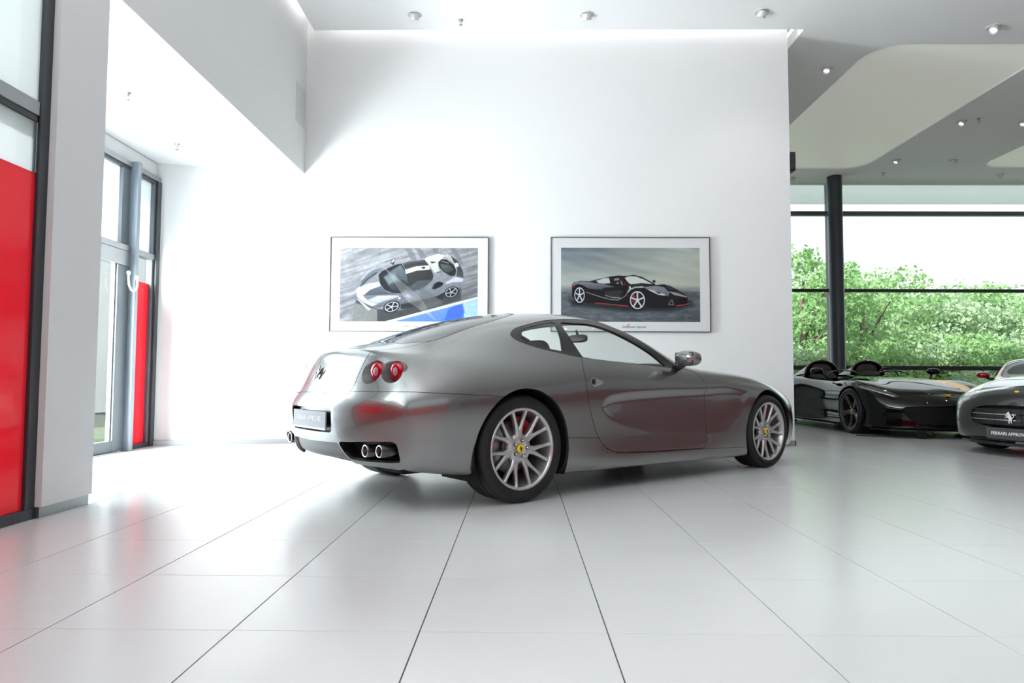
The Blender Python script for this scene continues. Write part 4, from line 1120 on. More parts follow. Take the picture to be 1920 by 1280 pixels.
    # splitter and sill blades
    MB().prism([(-.86, 2.98), (-.93, 3.20), (-.80, 3.45), (-.5, 3.62), (0, 3.72), (.5, 3.62), (.80, 3.45), (.93, 3.20), (.86, 2.98)], 0, .012, axis='z').build('front_splitter', M_BLACK, parent).matrix_local = Matrix(((0, 1, 0, 0), (1, 0, 0, 0), (0, 0, 1, .105), (0, 0, 0, 1)))
    for sg in (-1, 1):
        MB().prism([(.42, 0), (2.22, 0), (2.15, .02), (.45, .02)], 0, .08, axis='y').build('sill_blade', mat('gloss_grey_carbon', (.12, .12, .12), .15, coat=1), parent).location = (0, sg * .94 - .04, .10)
        # headrest fairing behind each seat: hoop and tail
        cy = sg * .42
        mb = MB(); v = []; f = []; n = 16; L = 9
        for i in range(L + 1):
            t = i / L; x = .56 - 1.05 * t; hh = .27 * (1 - t) ** .8 * (1 - .0 * t) + .004; ww = .30 * (1 - .45 * t)
            for j in range(n + 1):
                a = math.pi * j / n; v.append((x, cy + ww * math.cos(a), .885 - .05 * t + hh * math.sin(a) ** .8))
        for i in range(L):
            for j in range(n): f.append((i * (n + 1) + j, i * (n + 1) + j + 1, (i + 1) * (n + 1) + j + 1, (i + 1) * (n + 1) + j))
        mb.add(v, f, 0, True).build('headrest_fairing', BLACKPAINT, parent)
        hoop = [(.58, cy + .30 * math.cos(a), .885 + .27 * math.sin(a) ** .8) for a in [math.pi * j / 20 for j in range(21)]]
        MB().tube(hoop, .02, 10).build('roll_hoop', mat('dark_red_lacquer', (.05, .006, .008), .15, coat=1), parent)
        MB().blob((.555, cy, .96), (.05, .20, .15), .8, 22, 14).build('headrest', M_LEATHER, parent)
        seat(parent, .92, cy, M_LEATHER, False)
        MB().bbox((.35, cy - .28, .3), (1.4, cy + .28, .45), .03).build('cockpit_floor', M_MATTBLACK, parent)
        # door mirrors
        h = MB().blob((1.62, sg * .98, .955), (.08, .10, .055), .8, 22, 14).build('side_mirror', BLACKPAINT, parent)
        MB().tube([(1.64, sg * .94, .93), (1.72, sg * .88, .87), (1.76, sg * .84, .83)], .016, 8).build('mirror_arm', BLACKPAINT, h)
        MB().tube([(1.40, cy + .26 * math.cos(a), .895 + .075 * math.sin(a)) for a in [math.pi * j / 14 for j in range(15)]], .012, 8).build('wind_deflector', mat('smoke_screen', (.03, .03, .035), .06, coat=1), parent)
    wh = MB(); pts = [(1.28 - .06 * math.sin(a), .42 + .17 * math.cos(a), .87 + .15 * math.sin(a)) for a in [2 * math.pi * j / 20 for j in range(21)]]
    wh.tube(pts, .014, 8, cap=False).tube([(1.28, .26, .87), (1.3, .42, .86), (1.28, .58, .87)], .012, 6).build('steering_wheel', M_BLACK, parent)
    MB().blob((-.1, .55, .93), (.36, .12, .045), .9, 20, 10).build('engine_cover_blister', BLACKPAINT, parent)
    for sg in (-1, 1):
        spoke_wheel(parent, (0, sg * .84, .345), .345, .30, sg, 'star', .275, rimmat=M_DARKRIM, rot=72)
        spoke_wheel(parent, (2.65, sg * .85, .34), .34, .26, sg, 'star', .275, rimmat=M_DARKRIM, rot=62)
    wheel_well(parent, 0, .35, .39, .95, .5); wheel_well(parent, 2.65, .345, .38, .94, .5)
    FM = Matrix.Rotation(-math.pi / 2, 4, 'Z')
    prancing(parent, M_CHROME, Matrix.Translation((3.69, 0, .335)) @ Matrix.Rotation(math.pi / 2, 4, 'Z'), .045)
    b = MB().bbox((3.485, -.028, .582), (3.525, .028, .612), .004).build('bonnet_badge', M_YELLOW, parent)


B1 = (5.93, 13.15); PB = math.radians(-89)
sp2 = empty('car', (B1[0], B1[1], 0), PB)
setp(sp2, 'glossy black open two-seater with yellow bonnet stripe and twin headrest humps by the windows', 'car')
speedster(sp2)

# battery charger with its lead under the nose
ch = MB().bbox((5.50, 9.50, 0.0), (5.60, 9.58, .115), .008).build('battery_charger', M_BLACK)
setp(ch, 'small black box with a lead standing on the floor under the black open car nose', 'charger')
MB().tube([(5.52, 9.58, .05), (5.3, 9.75, .012), (5.05, 9.85, .01), (4.85, 9.95, .012)], .006, 6).build('cable', M_BLACK, ch)
MB().tube([(5.59, 9.55, .09), (5.72, 9.6, .02), (5.80, 9.66, .03), (5.78, 9.72, .12), (5.72, 9.8, .16)], .006, 6).build('cable', M_BLACK, ch)

# ---------------------------------------------------------------- dark grey car at the right edge, red car behind it
A3 = math.radians(199)
def place_by_nose(nx, ny, a, L=3.82): return (nx - L * math.cos(a), ny - L * math.sin(a))
c3 = place_by_nose(5.18, 7.28, A3)
car3 = empty('car', (c3[0], c3[1], 0), A3)
setp(car3, 'dark grey coupe cut off by the right edge, with a chrome-barred grille and dark plate', 'car')
coupe(car3, DARKGREY, True, 10, 9)
# its face: wide grille surround, chrome bars, plate, horse, badge
f3 = MB(); gy_ = [(-.62, -.02), (-.5, .0), (-.25, .012), (0, .016), (.25, .012), (.5, .0), (.62, -.02)]
def nose_x(y): return 3.825 - .33 * y * y - .22 * abs(y) ** 4
def band(z0, z1, off0, off1, ymax, n=20):
    mb = MB(); v = []; f = []
    for i in range(n + 1):
        y = -ymax + 2 * ymax * i / n; x = nose_x(y)
        v += [(x + off0, y, z0), (x + off1, y, z0), (x + off1, y, z1), (x + off0, y, z1)]
    for i in range(n):
        for j in range(4): f.append((i * 4 + j, i * 4 + (j + 1) % 4, (i + 1) * 4 + (j + 1) % 4, (i + 1) * 4 + j))
    f += [(3, 2, 1, 0), (n * 4, n * 4 + 1, n * 4 + 2, n * 4 + 3)]
    return mb.add(v, f, 0, False)
band(.335, .505, -.02, .004, .60).build('grille', mat('grille_black', (.006, .006, .006), .45), car3, fix=True)
for z in (.385, .445): band(z, z + .009, .004, .018, .56).build('chrome_bar', M_CHROME, car3, fix=True)
for k in range(-5, 6):
    y = k * .1; MB().box((nose_x(y) - .0, y - .004, .34), (nose_x(y) + .008, y + .004, .50)).build('grille_bar', M_BLACK, car3)
band(.120, .150, -.04, .030, .70).build('front_lip', M_BLACK, car3, fix=True)
p3 = MB().bbox((3.835, -.262, .185), (3.847, .262, .305), .004).build('number_plate', M_PLATEDARK, car3)
FMX = Matrix(((0, 0, 1, 0), (1, 0, 0, 0), (0, 1, 0, 0), (0, 0, 0, 1)))
text_obj('plate_lettering', 'FERRARI APPROVED', .046, M_WHITE, p3, Matrix.Translation((3.8475, 0, .245)) @ FMX, .0008, bold=.0012)
prancing(car3, M_CHROME, Matrix.Translation((3.852, 0, .42)) @ Matrix.Rotation(math.pi / 2, 4, 'Z'), .062)
MB().bbox((3.70, -.022, .672), (3.735, .022, .700), .004).build('bonnet_badge', M_YELLOW, car3)

A4 = math.radians(235); c4 = (10.3, 13.5)
car4 = empty('car', (c4[0], c4[1], 0), A4)
setp(car4, 'glossy red coupe half hidden behind the dark grey car, before the far windows', 'car')
coupe(car4, REDPAINT, False, 6, 6)
car4.scale = (1, 1, .93)

# ---------------------------------------------------------------- the two framed pictures: prints painted on a fine colour grid
class Canvas:
    def __init__(s, w, h, fx):
        s.w, s.h, s.fx = w, h, fx; yy, xx = np.mgrid[0:h, 0:w]; s.Q = np.stack([xx.ravel() + .5, yy.ravel() + .5], 1).astype(float)
        s.C = np.zeros((h * w, 3)); s.rs = np.random.RandomState(5)

    def noise(s, sx, sy, ang=0):
        a = math.radians(ang); x = s.Q[:, 0] * math.cos(a) + s.Q[:, 1] * math.sin(a); y = -s.Q[:, 0] * math.sin(a) + s.Q[:, 1] * math.cos(a)
        n = 64; T = s.rs.rand(n, n); X, Y = x / sx, y / sy; i, j = np.floor(X).astype(int), np.floor(Y).astype(int); u, v = X - i, Y - j
        u = u * u * (3 - 2 * u); v = v * v * (3 - 2 * v); g = lambda a_, b_: T[a_ % n, b_ % n]
        return (g(i, j) * (1 - u) * (1 - v) + g(i + 1, j) * u * (1 - v) + g(i, j + 1) * (1 - u) * v + g(i + 1, j + 1) * u * v) - .5

    def poly(s, P, c, c2=None, soft=.5, al=1.0):
        P = np.array([s.fx(*p) for p in P]); lo, hi = P.min(0) - soft - 1, P.max(0) + soft + 1
        m = (s.Q[:, 0] > lo[0]) & (s.Q[:, 0] < hi[0]) & (s.Q[:, 1] > lo[1]) & (s.Q[:, 1] < hi[1]); Q = s.Q[m]
        a = np.clip(sdf(P, Q) / (2 * soft) + .5, 0, 1)[:, None] * al; c = np.array(c, float)
        if c2 is not None:
            t = ((Q[:, 1] - lo[1]) / max(hi[1] - lo[1], 1))[:, None]; c = c * (1 - t) + np.array(c2, float) * t
        s.C[m] = s.C[m] * (1 - a) + c * a

    def line(s, P, w, c, al=1.0):
        for a, b in zip(P[:-1], P[1:]):
            a, b = np.array(a, float), np.array(b, float); n = b - a; n = np.array([-n[1], n[0]]) / np.linalg.norm(n) * w / 2
            s.poly([a + n, b + n, b - n, a - n], c, al=al)

    def ell(s, cx, cy, rx, ry, ang, c, c2=None):
        a = math.radians(ang); s.poly([(cx + rx * math.cos(t) * math.cos(a) - ry * math.sin(t) * math.sin(a), cy + rx * math.cos(t) * math.sin(a) + ry * math.sin(t) * math.cos(a)) for t in np.linspace(0, 2 * math.pi, 28)[:-1]], c, c2)

    def wheel(s, cx, cy, rx, ry, ang, tyre, rim, k=1.28, n=5, w=16, a0=0):
        s.ell(cx, cy, rx * k, ry * k, ang, tyre); s.ell(cx, cy, rx, ry, ang, rim); s.ell(cx, cy, rx * .86, ry * .86, ang, (25, 22, 24))
        a = math.radians(ang)
        for i in range(n):
            t = 2 * math.pi * i / n + a0; x, y = rx * .9 * math.cos(t), ry * .9 * math.sin(t)
            s.line([(cx, cy), (cx + x * math.cos(a) - y * math.sin(a), cy + x * math.sin(a) + y * math.cos(a))], w, rim)
        s.ell(cx, cy, rx * .2, ry * .2, ang, rim)

    def mesh(s, x0, x1, z0, z1, name):
        w, h = s.w, s.h; X = np.linspace(x0, x1, w); Z = np.linspace(z1, z0, h)
        V = np.stack([np.tile(X, h), np.zeros(w * h), np.repeat(Z, w)], 1)
        i = (np.arange(h - 1)[:, None] * w + np.arange(w - 1)[None]).ravel(); F = np.stack([i, i + w, i + w + 1, i + 1], 1)
        me = bpy.data.meshes.new(name); me.vertices.add(len(V)); me.vertices.foreach_set('co', V.ravel())
        me.loops.add(F.size); me.loops.foreach_set('vertex_index', F.ravel()); me.polygons.add(len(F)); me.polygons.foreach_set('loop_start', np.arange(len(F)) * 4)
        me.update(); me.validate()
        c = np.clip(s.C / 255, 0, 1); c = np.where(c <= .04045, c / 12.92, ((c + .055) / 1.055) ** 2.4)
        at = me.color_attributes.new('ink', 'FLOAT_COLOR', 'POINT'); at.data.foreach_set('color', np.concatenate([c, np.ones((len(c), 1))], 1).ravel())
        return me


M_INK = mat('printed_ink', rough=.6, spec=.2)
_nt = M_INK.node_tree; _a = _nt.nodes.new('ShaderNodeVertexColor'); _a.layer_name = 'ink'; _nt.links.new(_a.outputs['Color'], _nt.nodes['Principled BSDF'].inputs['Base Color'])


def paint_left():
    c = Canvas(400, 214, lambda x, y: ((x - 55) / 1805 * 400, (y - 62) / 963 * 214))
    n1 = c.noise(60, 5, -18); n2 = c.noise(20, 12, -18); y = c.Q[:, 1] / 214; x = c.Q[:, 0] / 400
    c.C[:] = (np.array([158, 159, 164]) - np.outer(y * 42 + x * 10 - n1 * 50 - n2 * 22, [1, 1, .98]))
    for P in ([(900, 65), (980, 65), (1040, 160), (1060, 230), (990, 235), (950, 150)], [(1020, 65), (1100, 65), (1170, 150), (1190, 190), (1110, 200), (1070, 120)], [(1270, 65), (1340, 65), (1340, 140), (1270, 140)], [(1490, 65), (1560, 65), (1640, 200), (1660, 290), (1600, 240)]): c.poly(P, (118, 119, 124), al=.8, soft=2)
    c.poly([(270, 740), (550, 860), (850, 880), (1640, 560), (1640, 740), (700, 1025), (240, 1025), (250, 850)], (70, 72, 75), (58, 60, 63), soft=2)
    c.poly([(245, 780), (550, 870), (550, 1025), (240, 1025)], (112, 113, 113), soft=1)
    c.poly([(265, 670), (262, 620), (275, 560), (330, 450), (400, 370), (500, 320), (620, 305), (700, 310), (800, 265), (900, 240), (1060, 225), (1210, 175), (1330, 140), (1420, 150), (1455, 140), (1520, 165), (1600, 240), (1655, 330), (1675, 400), (1670, 480), (1660, 540), (1620, 600), (1590, 560), (1500, 560), (1420, 620), (1330, 680), (1100, 740), (850, 800), (800, 760), (700, 770), (630, 830), (560, 850), (480, 830), (380, 780), (290, 720)], (165, 168, 176), (88, 93, 104))
    c.poly([(285, 735), (300, 730), (470, 865), (430, 882)], (165, 166, 168))
    c.poly([(430, 400), (520, 345), (630, 325), (500, 440), (330, 560), (340, 500)], (112, 118, 126), (80, 84, 92), soft=2)
    c.line([(328, 562), (430, 460), (540, 385)], 14, (45, 48, 54)); c.line([(335, 480), (420, 380), (520, 320)], 10, (200, 203, 208), .7)
    c.poly([(262, 620), (300, 575), (325, 580), (335, 640), (360, 690), (420, 750), (550, 800), (480, 828), (380, 780), (290, 710)], (205, 209, 220), (180, 184, 192), soft=1)
    c.poly([(325, 580), (440, 530), (570, 510), (590, 560), (450, 610), (370, 680), (335, 650)], (228, 229, 231), soft=1)
    c.poly([(370, 685), (450, 615), (590, 560), (640, 620), (700, 650), (820, 665), (560, 680)], (92, 100, 110), (66, 72, 82), soft=1)
    c.poly([(420, 745), (560, 690), (820, 685), (830, 700), (640, 760), (540, 800)], (196, 200, 205), (140, 145, 152), soft=2)
    c.poly([(560, 420), (600, 370), (700, 320), (790, 280), (860, 270), (960, 430), (970, 520), (930, 600), (860, 655), (740, 650), (640, 610), (580, 530)], (32, 35, 40))
    c.poly([(622, 450), (700, 380), (850, 285), (930, 420), (950, 500), (900, 590), (850, 635), (740, 610), (690, 560)], (104, 118, 126), (44, 50, 56), soft=1)
    c.poly([(640, 452), (770, 392), (820, 480), (700, 545)], (116, 130, 137), soft=3); c.ell(870, 530, 60, 45, 0, (48, 53, 58)); c.line([(760, 560), (800, 510), (860, 500)], 8, (35, 38, 42))
    c.poly([(870, 270), (960, 240), (1160, 220), (1220, 290), (1280, 420), (1270, 470), (1150, 590), (950, 640), (960, 430)], (62, 62, 64), (36, 37, 40)); c.line([(880, 280), (980, 250), (1150, 235)], 12, (110, 111, 113), .7)
    c.poly([(930, 600), (1080, 490), (1275, 478), (1140, 600), (940, 645)], (78, 80, 86), (62, 66, 72), soft=1)
    c.poly([(905, 350), (1050, 305), (1220, 292), (1235, 345), (1060, 360), (920, 405)], (228, 229, 230)); c.poly([(1110, 325), (1150, 308), (1175, 318), (1160, 342)], (38, 38, 40))
    c.poly([(1160, 215), (1210, 180), (1330, 140), (1430, 160), (1380, 215), (1340, 250), (1345, 330), (1370, 390), (1290, 385), (1230, 300)], (222, 224, 214), (196, 198, 190)); c.poly([(1235, 240), (1320, 248), (1255, 270)], (60, 62, 64)); c.line([(1320, 384), (1380, 376)], 12, (40, 41, 44))
    c.poly([(1420, 175), (1455, 140), (1530, 190), (1590, 280), (1560, 300), (1500, 220)], (200, 203, 196), (150, 152, 150))
    c.poly([(1340, 250), (1380, 212), (1450, 215), (1540, 280), (1578, 360), (1560, 425), (1500, 430), (1400, 370), (1345, 300)], (34, 36, 39)); c.poly([(1360, 270), (1490, 285), (1540, 345), (1470, 390), (1400, 360)], (84, 87, 92), (62, 65, 69), soft=1); c.line([(1375, 235), (1480, 262)], 10, (140, 143, 146))
    for i in range(3): c.line([(1390 + i * 26, 290), (1400 + i * 26, 325)], 8, (120, 123, 128), .7)
    c.poly([(1500, 160), (1600, 240), (1665, 370), (1672, 455), (1580, 437), (1590, 340), (1545, 250)], (50, 51, 53), (74, 75, 78)); c.poly([(1545, 265), (1595, 255), (1615, 300), (1570, 320)], (222, 223, 222))
    c.poly([(1440, 515), (1560, 442), (1670, 460), (1660, 505), (1530, 512), (1450, 535)], (196, 198, 205), soft=2)
    c.poly([(1260, 595), (1290, 530), (1350, 500), (1412, 520), (1390, 560), (1300, 605)], (28, 29, 33)); c.poly([(1120, 600), (1240, 530), (1290, 500), (1250, 600), (1150, 650)], (120, 124, 136), soft=2)
    c.poly([(850, 800), (1100, 745), (1330, 690), (1420, 640), (1420, 720), (1100, 820), (860, 862)], (42, 44, 48), soft=1); c.line([(860, 760), (1100, 690), (1300, 640)], 12, (122, 128, 142), .6)
    c.poly([(1118, 565), (1410, 770), (1400, 800), (1118, 880)], (100, 103, 104), al=.65)
    c.poly([(715, 262), (730, 220), (762, 203), (772, 240), (752, 292)], (48, 49, 52)); c.poly([(722, 245), (760, 206), (768, 235), (735, 262)], (200, 202, 206))
    c.poly([(908, 692), (950, 668), (1002, 705), (962, 724)], (192, 196, 204), (120, 124, 132)); c.ell(838, 722, 15, 15, 0, (228, 228, 186))
    c.wheel(738, 832, 94, 62, -18, (22, 23, 26), (176, 178, 190), 1.2, w=13, a0=.3); c.wheel(1516, 642, 84, 60, -25, (22, 23, 26), (170, 172, 180), 1.2, w=12, a0=.9)
    c.poly([(640, 1025), (1858, 698), (1858, 735), (760, 1025)], (216, 219, 223))
    c.poly([(760, 1025), (1870, 732), (1870, 1030), (760, 1030)], (106, 146, 220), (88, 122, 205)); c.poly([(1665, 790), (1870, 735), (1870, 1030), (1690, 1030)], (164, 198, 228))
    c.poly([(1420, 1010), (1480, 860), (1560, 815), (1660, 792), (1690, 900), (1640, 990)], (62, 100, 200), soft=3)
    c.C *= (1 + .10 * c.noise(4, 4))[:, None] * (1 + .0)
    return c


def paint_right():
    S_ = .1302; c = Canvas(400, 214, lambda x, y: ((1060 + x * S_ - 1052) / 260 * 400, (500 + y * S_ - 464) / 139 * 214))
    y = c.Q[:, 1] / 214; x = c.Q[:, 0] / 400; n = c.noise(110, 14, 10) + .5 * c.noise(50, 9, 8)
    t = np.clip(y / .5, 0, 1); top = np.outer(1 - x, [104, 115, 126]) + np.outer(x, [172, 180, 170]); mid = np.outer(1 - x, [178, 184, 178]) + np.outer(x, [182, 186, 172])
    sky = top * (1 - t)[:, None] + mid * t[:, None] + (n * 34 * (1 - .6 * t))[:, None]
    g = np.clip((y - .5) / .12, 0, 1)[:, None]; gr = np.array([94, 99, 106]) + (c.noise(12, 3) * 30 + c.noise(40, 8) * 18)[:, None] - (abs(x - .5) * 10)[:, None]
    c.C[:] = sky * (1 - g) + gr * g
    c.poly([(60, 470), (300, 500), (1000, 560), (1800, 480), (1850, 560), (1500, 640), (900, 640), (100, 560)], (38, 40, 44), soft=7)
    K = (17, 17, 21)
    c.poly([(98, 260), (130, 225), (220, 205), (350, 210), (450, 185), (650, 140), (760, 125), (870, 130), (985, 125), (1080, 140), (1200, 200), (1300, 260), (1420, 250), (1500, 270), (1600, 320), (1700, 380), (1765, 430), (1750, 500), (1780, 530), (1740, 555), (1500, 590), (1250, 590), (1150, 570), (900, 570), (430, 530), (300, 520), (140, 480), (100, 430)], K)
    c.poly([(105, 255), (150, 222), (240, 212), (350, 220), (600, 260), (720, 290), (560, 300), (520, 330), (340, 315), (250, 265), (180, 250), (120, 280)], (136, 138, 144), (70, 72, 78), soft=1)
    c.poly([(430, 205), (560, 165), (630, 158), (650, 235), (560, 245), (470, 235)], (196, 200, 202), soft=1); c.poly([(360, 210), (440, 200), (480, 230), (420, 238)], (20, 20, 22))
    c.poly([(98, 262), (135, 285), (125, 300), (100, 290)], (150, 30, 35))
    c.poly([(885, 372), (915, 320), (1000, 285), (1110, 278), (1160, 300), (1010, 304), (940, 332), (905, 372)], (186, 188, 190), soft=1)
    c.poly([(1120, 290), (1300, 270), (1420, 290), (1500, 370), (1480, 422), (1340, 400), (1220, 350)], (136, 138, 148), (98, 100, 110), soft=1)
    c.poly([(1180, 322), (1280, 340), (1445, 402), (1420, 412), (1330, 398)], (205, 207, 212)); c.poly([(1270, 345), (1380, 370), (1350, 392)], (60, 62, 70))
    c.poly([(1420, 250), (1520, 280), (1700, 390), (1745, 430), (1600, 360), (1480, 320)], (48, 50, 60)); c.poly([(1480, 350), (1600, 370), (1765, 430), (1740, 437), (1560, 402)], (160, 146, 150)); c.poly([(1500, 330), (1560, 325), (1620, 352), (1570, 352)], (24, 22, 24))
    c.poly([(855, 160), (920, 133), (1020, 140), (1130, 180), (1262, 250), (1100, 236), (960, 268), (900, 220)], (206, 209, 204)); c.poly([(920, 250), (1000, 245), (1100, 232), (1262, 250), (1000, 286), (940, 284)], (34, 36, 38)); c.line([(870, 140), (985, 122), (1100, 150), (1290, 250)], 12, (20, 20, 24))
    c.poly([(650, 200), (690, 160), (860, 138), (830, 180), (900, 270), (850, 270), (730, 240), (680, 235)], (34, 22, 26)); c.poly([(700, 175), (770, 160), (780, 190), (710, 200)], (190, 190, 188), al=.7); c.line([(800, 205), (825, 265)], 12, (170, 170, 170)); c.line([(855, 215), (860, 262)], 14, (110, 30, 35))
    c.ell(765, 245, 42, 28, -10, (12, 12, 14)); c.ell(755, 235, 22, 9, -10, (150, 152, 155)); c.ell(1277, 208, 22, 18, 20, (12, 12, 14))
    c.line([(300, 365), (500, 430), (650, 470), (760, 476), (850, 430), (890, 385)], 9, (160, 158, 160)); c.line([(300, 365), (420, 400)], 6, (190, 80, 80)); c.line([(575, 410), (680, 440), (790, 445)], 12, (205, 205, 205)); c.poly([(570, 350), (700, 340), (840, 340), (780, 440), (640, 430), (570, 405)], (44, 44, 48), soft=2)
    c.line([(430, 520), (905, 562)], 9, (205, 66, 66)); c.line([(1590, 556), (1700, 545), (1778, 524)], 10, (200, 70, 76)); c.poly([(1560, 475), (1752, 455), (1740, 520), (1560, 552)], (8, 8, 10)); c.line([(1480, 540), (1530, 470), (1555, 545), (1480, 540)], 8, (150, 152, 156)); c.poly([(915, 285), (940, 280), (945, 310), (925, 318)], (220, 222, 200))
    c.wheel(207, 408, 74, 112, 0, (10, 10, 12), (208, 210, 214), 1.22, w=17, a0=-1.57); c.wheel(1037, 478, 108, 130, 0, (10, 10, 12), (212, 214, 218), 1.18, w=22, a0=-1.57)
    c.poly([(960, 410), (1000, 395), (1005, 440), (970, 440)], (150, 30, 40)); c.poly([(960, 470), (1000, 480), (990, 520), (968, 505)], (150, 30, 40))
    return c


def picture(x0, x1, z0, z1, px0, px1, pz0, pz1, canvas, label, name='framed_picture'):
    cx = (x0 + x1) / 2; e = empty(name, (cx, WY, z0)); setp(e, label, 'picture', 'framed car pictures on the back wall')
    X0, X1, H = x0 - cx, x1 - cx, z1 - z0; t = .007; D = -.042
    for a, b in (((X0, D, 0), (X1, 0, t)), ((X0, D, H - t), (X1, 0, H)), ((X0, D, t), (X0 + t, 0, H - t)), ((X1 - t, D, t), (X1, 0, H - t))): MB().bbox(a, b, .0012).build('frame_bar', M_BLACK, e)
    MB().box((X0 + t, -.030, t), (X1 - t, -.004, H - t)).build('mount_board', mat('white_mount_board', (.80, .80, .80), .7), e)
    pr = link('print', canvas.mesh(px0 - cx, px1 - cx, pz0 - z0, pz1 - z0, 'print'), e, M_INK); pr.location = (0, -.0312, 0)
    MB().box((X0 + t, -.0385, t), (X1 - t, -.0365, H - t)).build('glass_cover', glass_mat('picture_glass', (.98, .98, .98), refl=.18, ior=1.45), e)
    return e


TXM = Matrix(((1, 0, 0, 0), (0, 0, -1, 0), (0, 1, 0, 0), (0, 0, 0, 1)))
pa = picture(-2.365, -.394, 1.381, 2.562, -2.240, -.526, 1.507, 2.427, paint_left(), 'framed picture of a silver sports car with white stripe on grey and blue asphalt')
text_obj('caption', 'SF90', .055, mat('caption_grey', (.35, .35, .36), .6), pa, Matrix.Translation((-.04, -.0312, .063)) @ TXM, .0004, shear=.35, bold=.001)
text_obj('caption', 'STRADALE', .034, mat('caption_red', (.55, .02, .06), .6), pa, Matrix.Translation((.125, -.0312, .063)) @ TXM, .0004, shear=.35)
pb = picture(.380, 2.351, 1.387, 2.565, .508, 2.224, 1.512, 2.434, paint_right(), 'framed picture of a black open sports car with silver wheels under a cloudy sky')
text_obj('caption', 'La', .05, mat('caption_black', (.03, .03, .03), .6), pb, Matrix.Translation((-.085, -.0312, .066)) @ TXM, .0004, shear=.4)
text_obj('caption', 'F', .07, MATS['caption_red'], pb, Matrix.Translation((-.045, -.0312, .07)) @ TXM, .0004, shear=.5)
text_obj('caption', 'errari Aperta', .042, MATS['caption_black'], pb, Matrix.Translation((.075, -.0312, .062)) @ TXM, .0004, shear=.4)

# ---------------------------------------------------------------- trees beyond the far windows
def leaf_mat(name, c1, c2):
    mt = mat(name, c1, .6, spec=.25); nt = mt.node_tree; b = nt.nodes['Principled BSDF']
    tc = nt.nodes.new('ShaderNodeTexCoord'); nz = nt.nodes.new('ShaderNodeTexNoise'); nz.inputs['Scale'].default_value = 1.6; nz.inputs['Detail'].default_value = 6
    cr = nt.nodes.new('ShaderNodeMix'); cr.data_type = 'RGBA'; cr.inputs[6].default_value = (*c1, 1); cr.inputs[7].default_value = (*c2, 1)
    nt.links.new(tc.outputs['Object'], nz.inputs['Vector']); nt.links.new(nz.outputs['Fac'], cr.inputs[0]); nt.links.new(cr.outputs[2], b.inputs['Base Color'])
    out = nt.nodes['Material Output']; tl = nt.nodes.new('ShaderNodeBsdfTranslucent'); mx = nt.nodes.new('ShaderNodeMixShader'); mx.inputs[0].default_value = .35
    nt.links.new(cr.outputs[2], tl.inputs[0]); nt.links.new(b.outputs[0], mx.inputs[1]); nt.links.new(tl.outputs[0], mx.inputs[2]); nt.links.new(mx.outputs[0], out.inputs[0])
    return mt


M_LEAF = leaf_mat('fresh_green_leaves', (.10, .27, .08), (.52, .74, .36))
M_LEAF2 = leaf_mat('pale_green_leaves', (.24, .40, .20), (.60, .72, .50))
M_BARK = mat('grey_brown_bark', (.16, .12, .09), .9, noise=(6, .3))


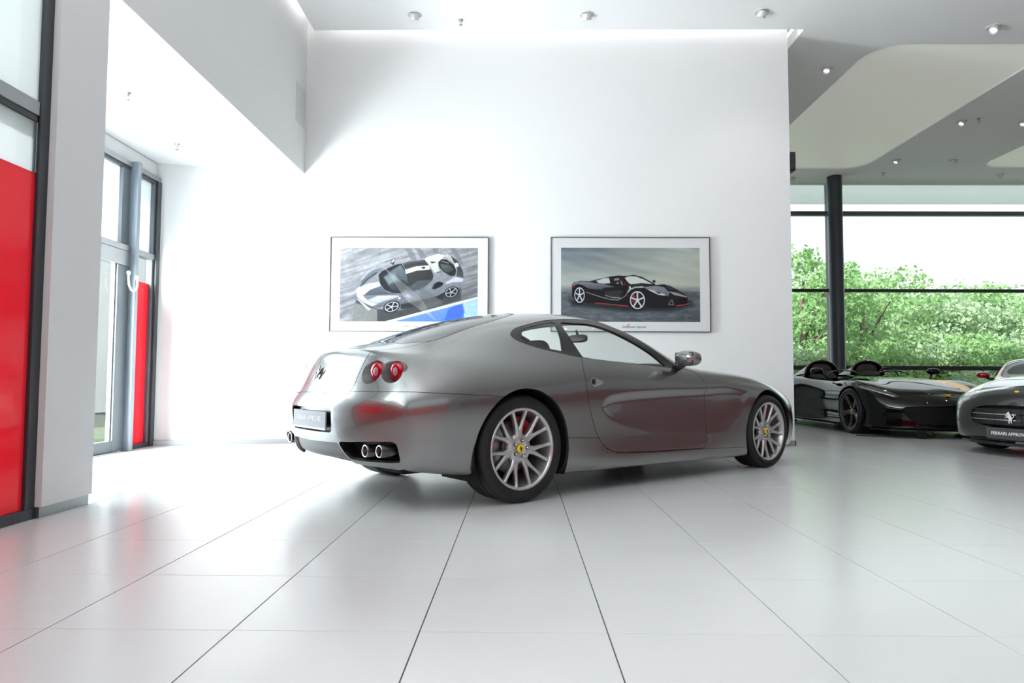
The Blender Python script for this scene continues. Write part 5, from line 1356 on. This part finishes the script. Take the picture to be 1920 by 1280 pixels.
def tree(x, y, h, w, seed, lm, label, nclump=46, per=230, z0=-.3, ls=.17, name='tree'):
    rs = np.random.RandomState(seed); e = empty(name, (x, y, z0)); setp(e, label, 'tree' if name == 'tree' else 'bush', 'trees beyond the far windows' if name == 'tree' else 'bushes beyond the far windows')
    mb = MB(); mb.tube([(0, 0, 0), (.05, .03, h * .3), (-.06, .05, h * .6), (.02, 0, h * .85)], [h * .035, h * .028, h * .018, h * .006], 8)
    mb.build('trunk', M_BARK, e)
    br = MB(); C_ = []
    for k in range(nclump):
        t = rs.rand(); zz = h * (.10 + .86 * t); rad = w * .5 * math.sqrt(max(0.05, 1 - ((t - .38) / .66) ** 2)) * (.35 + .65 * rs.rand() ** .5); a = rs.rand() * 6.283
        c = np.array([rad * math.cos(a), rad * math.sin(a), zz]); C_.append(c)
        if k % 4 == 0: br.tube([(0, 0, zz * .55), (c[0] * .5, c[1] * .5, zz * .8), tuple(c)], [h * .012, h * .008, h * .003], 5)
    br.build('branches', M_BARK, e)['kind'] = 'stuff'
    Vs = []
    for c in C_:
        r = w * (.10 + .09 * rs.rand()); d = rs.normal(size=(per, 3)); d /= np.linalg.norm(d, axis=1, keepdims=True)
        p = c + d * r * (rs.rand(per, 1) ** .35) * np.array([1.15, 1.15, .8])
        u = rs.normal(size=(per, 3)); u /= np.linalg.norm(u, axis=1, keepdims=True); v = np.cross(u, rs.normal(size=(per, 3))); v /= np.linalg.norm(v, axis=1, keepdims=True)
        s = ls * (.6 + .7 * rs.rand(per, 1)); Vs.append(np.stack([p - u * s * .5, p + v * s * .28, p + u * s * .5, p - v * s * .28], 1).reshape(-1, 3))
    V = np.concatenate(Vs); n = len(V) // 4
    me = bpy.data.meshes.new('foliage'); me.vertices.add(len(V)); me.vertices.foreach_set('co', V.ravel()); me.loops.add(n * 4); me.loops.foreach_set('vertex_index', np.arange(n * 4)); me.polygons.add(n); me.polygons.foreach_set('loop_start', np.arange(n) * 4)
    me.update(); link('foliage', me, e, lm)['kind'] = 'stuff'
    return e


TR = [(1505, 22.5, 478, 4.6, 1, M_LEAF, 'tall green tree seen left of the round column, behind the black car'),
      (1618, 24.5, 500, 5.6, 2, M_LEAF, 'tallest green tree right of the round column'),
      (1690, 27, 560, 5.4, 3, M_LEAF, 'green tree where the treetops step down past the tall one'),
      (1748, 24, 575, 4.2, 4, M_LEAF2, 'pale thin-leaved tree with bare twigs in the middle of the far window'),
      (1815, 27, 548, 5.6, 5, M_LEAF, 'broad green tree in the right half of the far window'),
      (1900, 25, 562, 5.0, 6, M_LEAF2, 'pale green tree at the right end of the far window'),
      (1570, 30, 525, 7.0, 7, M_LEAF, 'green tree half hidden behind the round column'),
      (1755, 33, 545, 8.0, 8, M_LEAF2, 'far pale tree behind the thin-leaved one'),
      (1960, 30, 560, 7.0, 9, M_LEAF, 'green tree reaching in from beyond the right edge')]
for px, Y, py, w, sd, lm, lab in TR:
    X = (px - 974) / F_PX * Y; ztop = CAM_H + (713 - py) / F_PX * Y
    tree(X, Y, ztop + .3, w, sd, lm, lab)
for k, (px, Y, py, w) in enumerate([(1500, 20.5, 655, 3.4), (1590, 20.5, 640, 3.6), (1665, 21, 650, 3.4), (1735, 20.5, 655, 3.4), (1800, 21, 640, 3.6), (1875, 20.5, 650, 3.4), (1945, 21, 640, 3.6)]):
    X = (px - 974) / F_PX * Y
    tree(X, Y, CAM_H + (713 - py) / F_PX * Y + .3, w, 20 + k, M_LEAF if k % 3 else M_LEAF2, ['low green bush at the left end of the far window, under the tallest trees', 'low bush just right of the round column', 'low bush behind the black car headrests', 'low pale bush in the middle of the far window', 'low bush above the black car bonnet', 'low bush above the red car', 'low bush beyond the right edge'][k], 26, 190, ls=.14, name='bush')
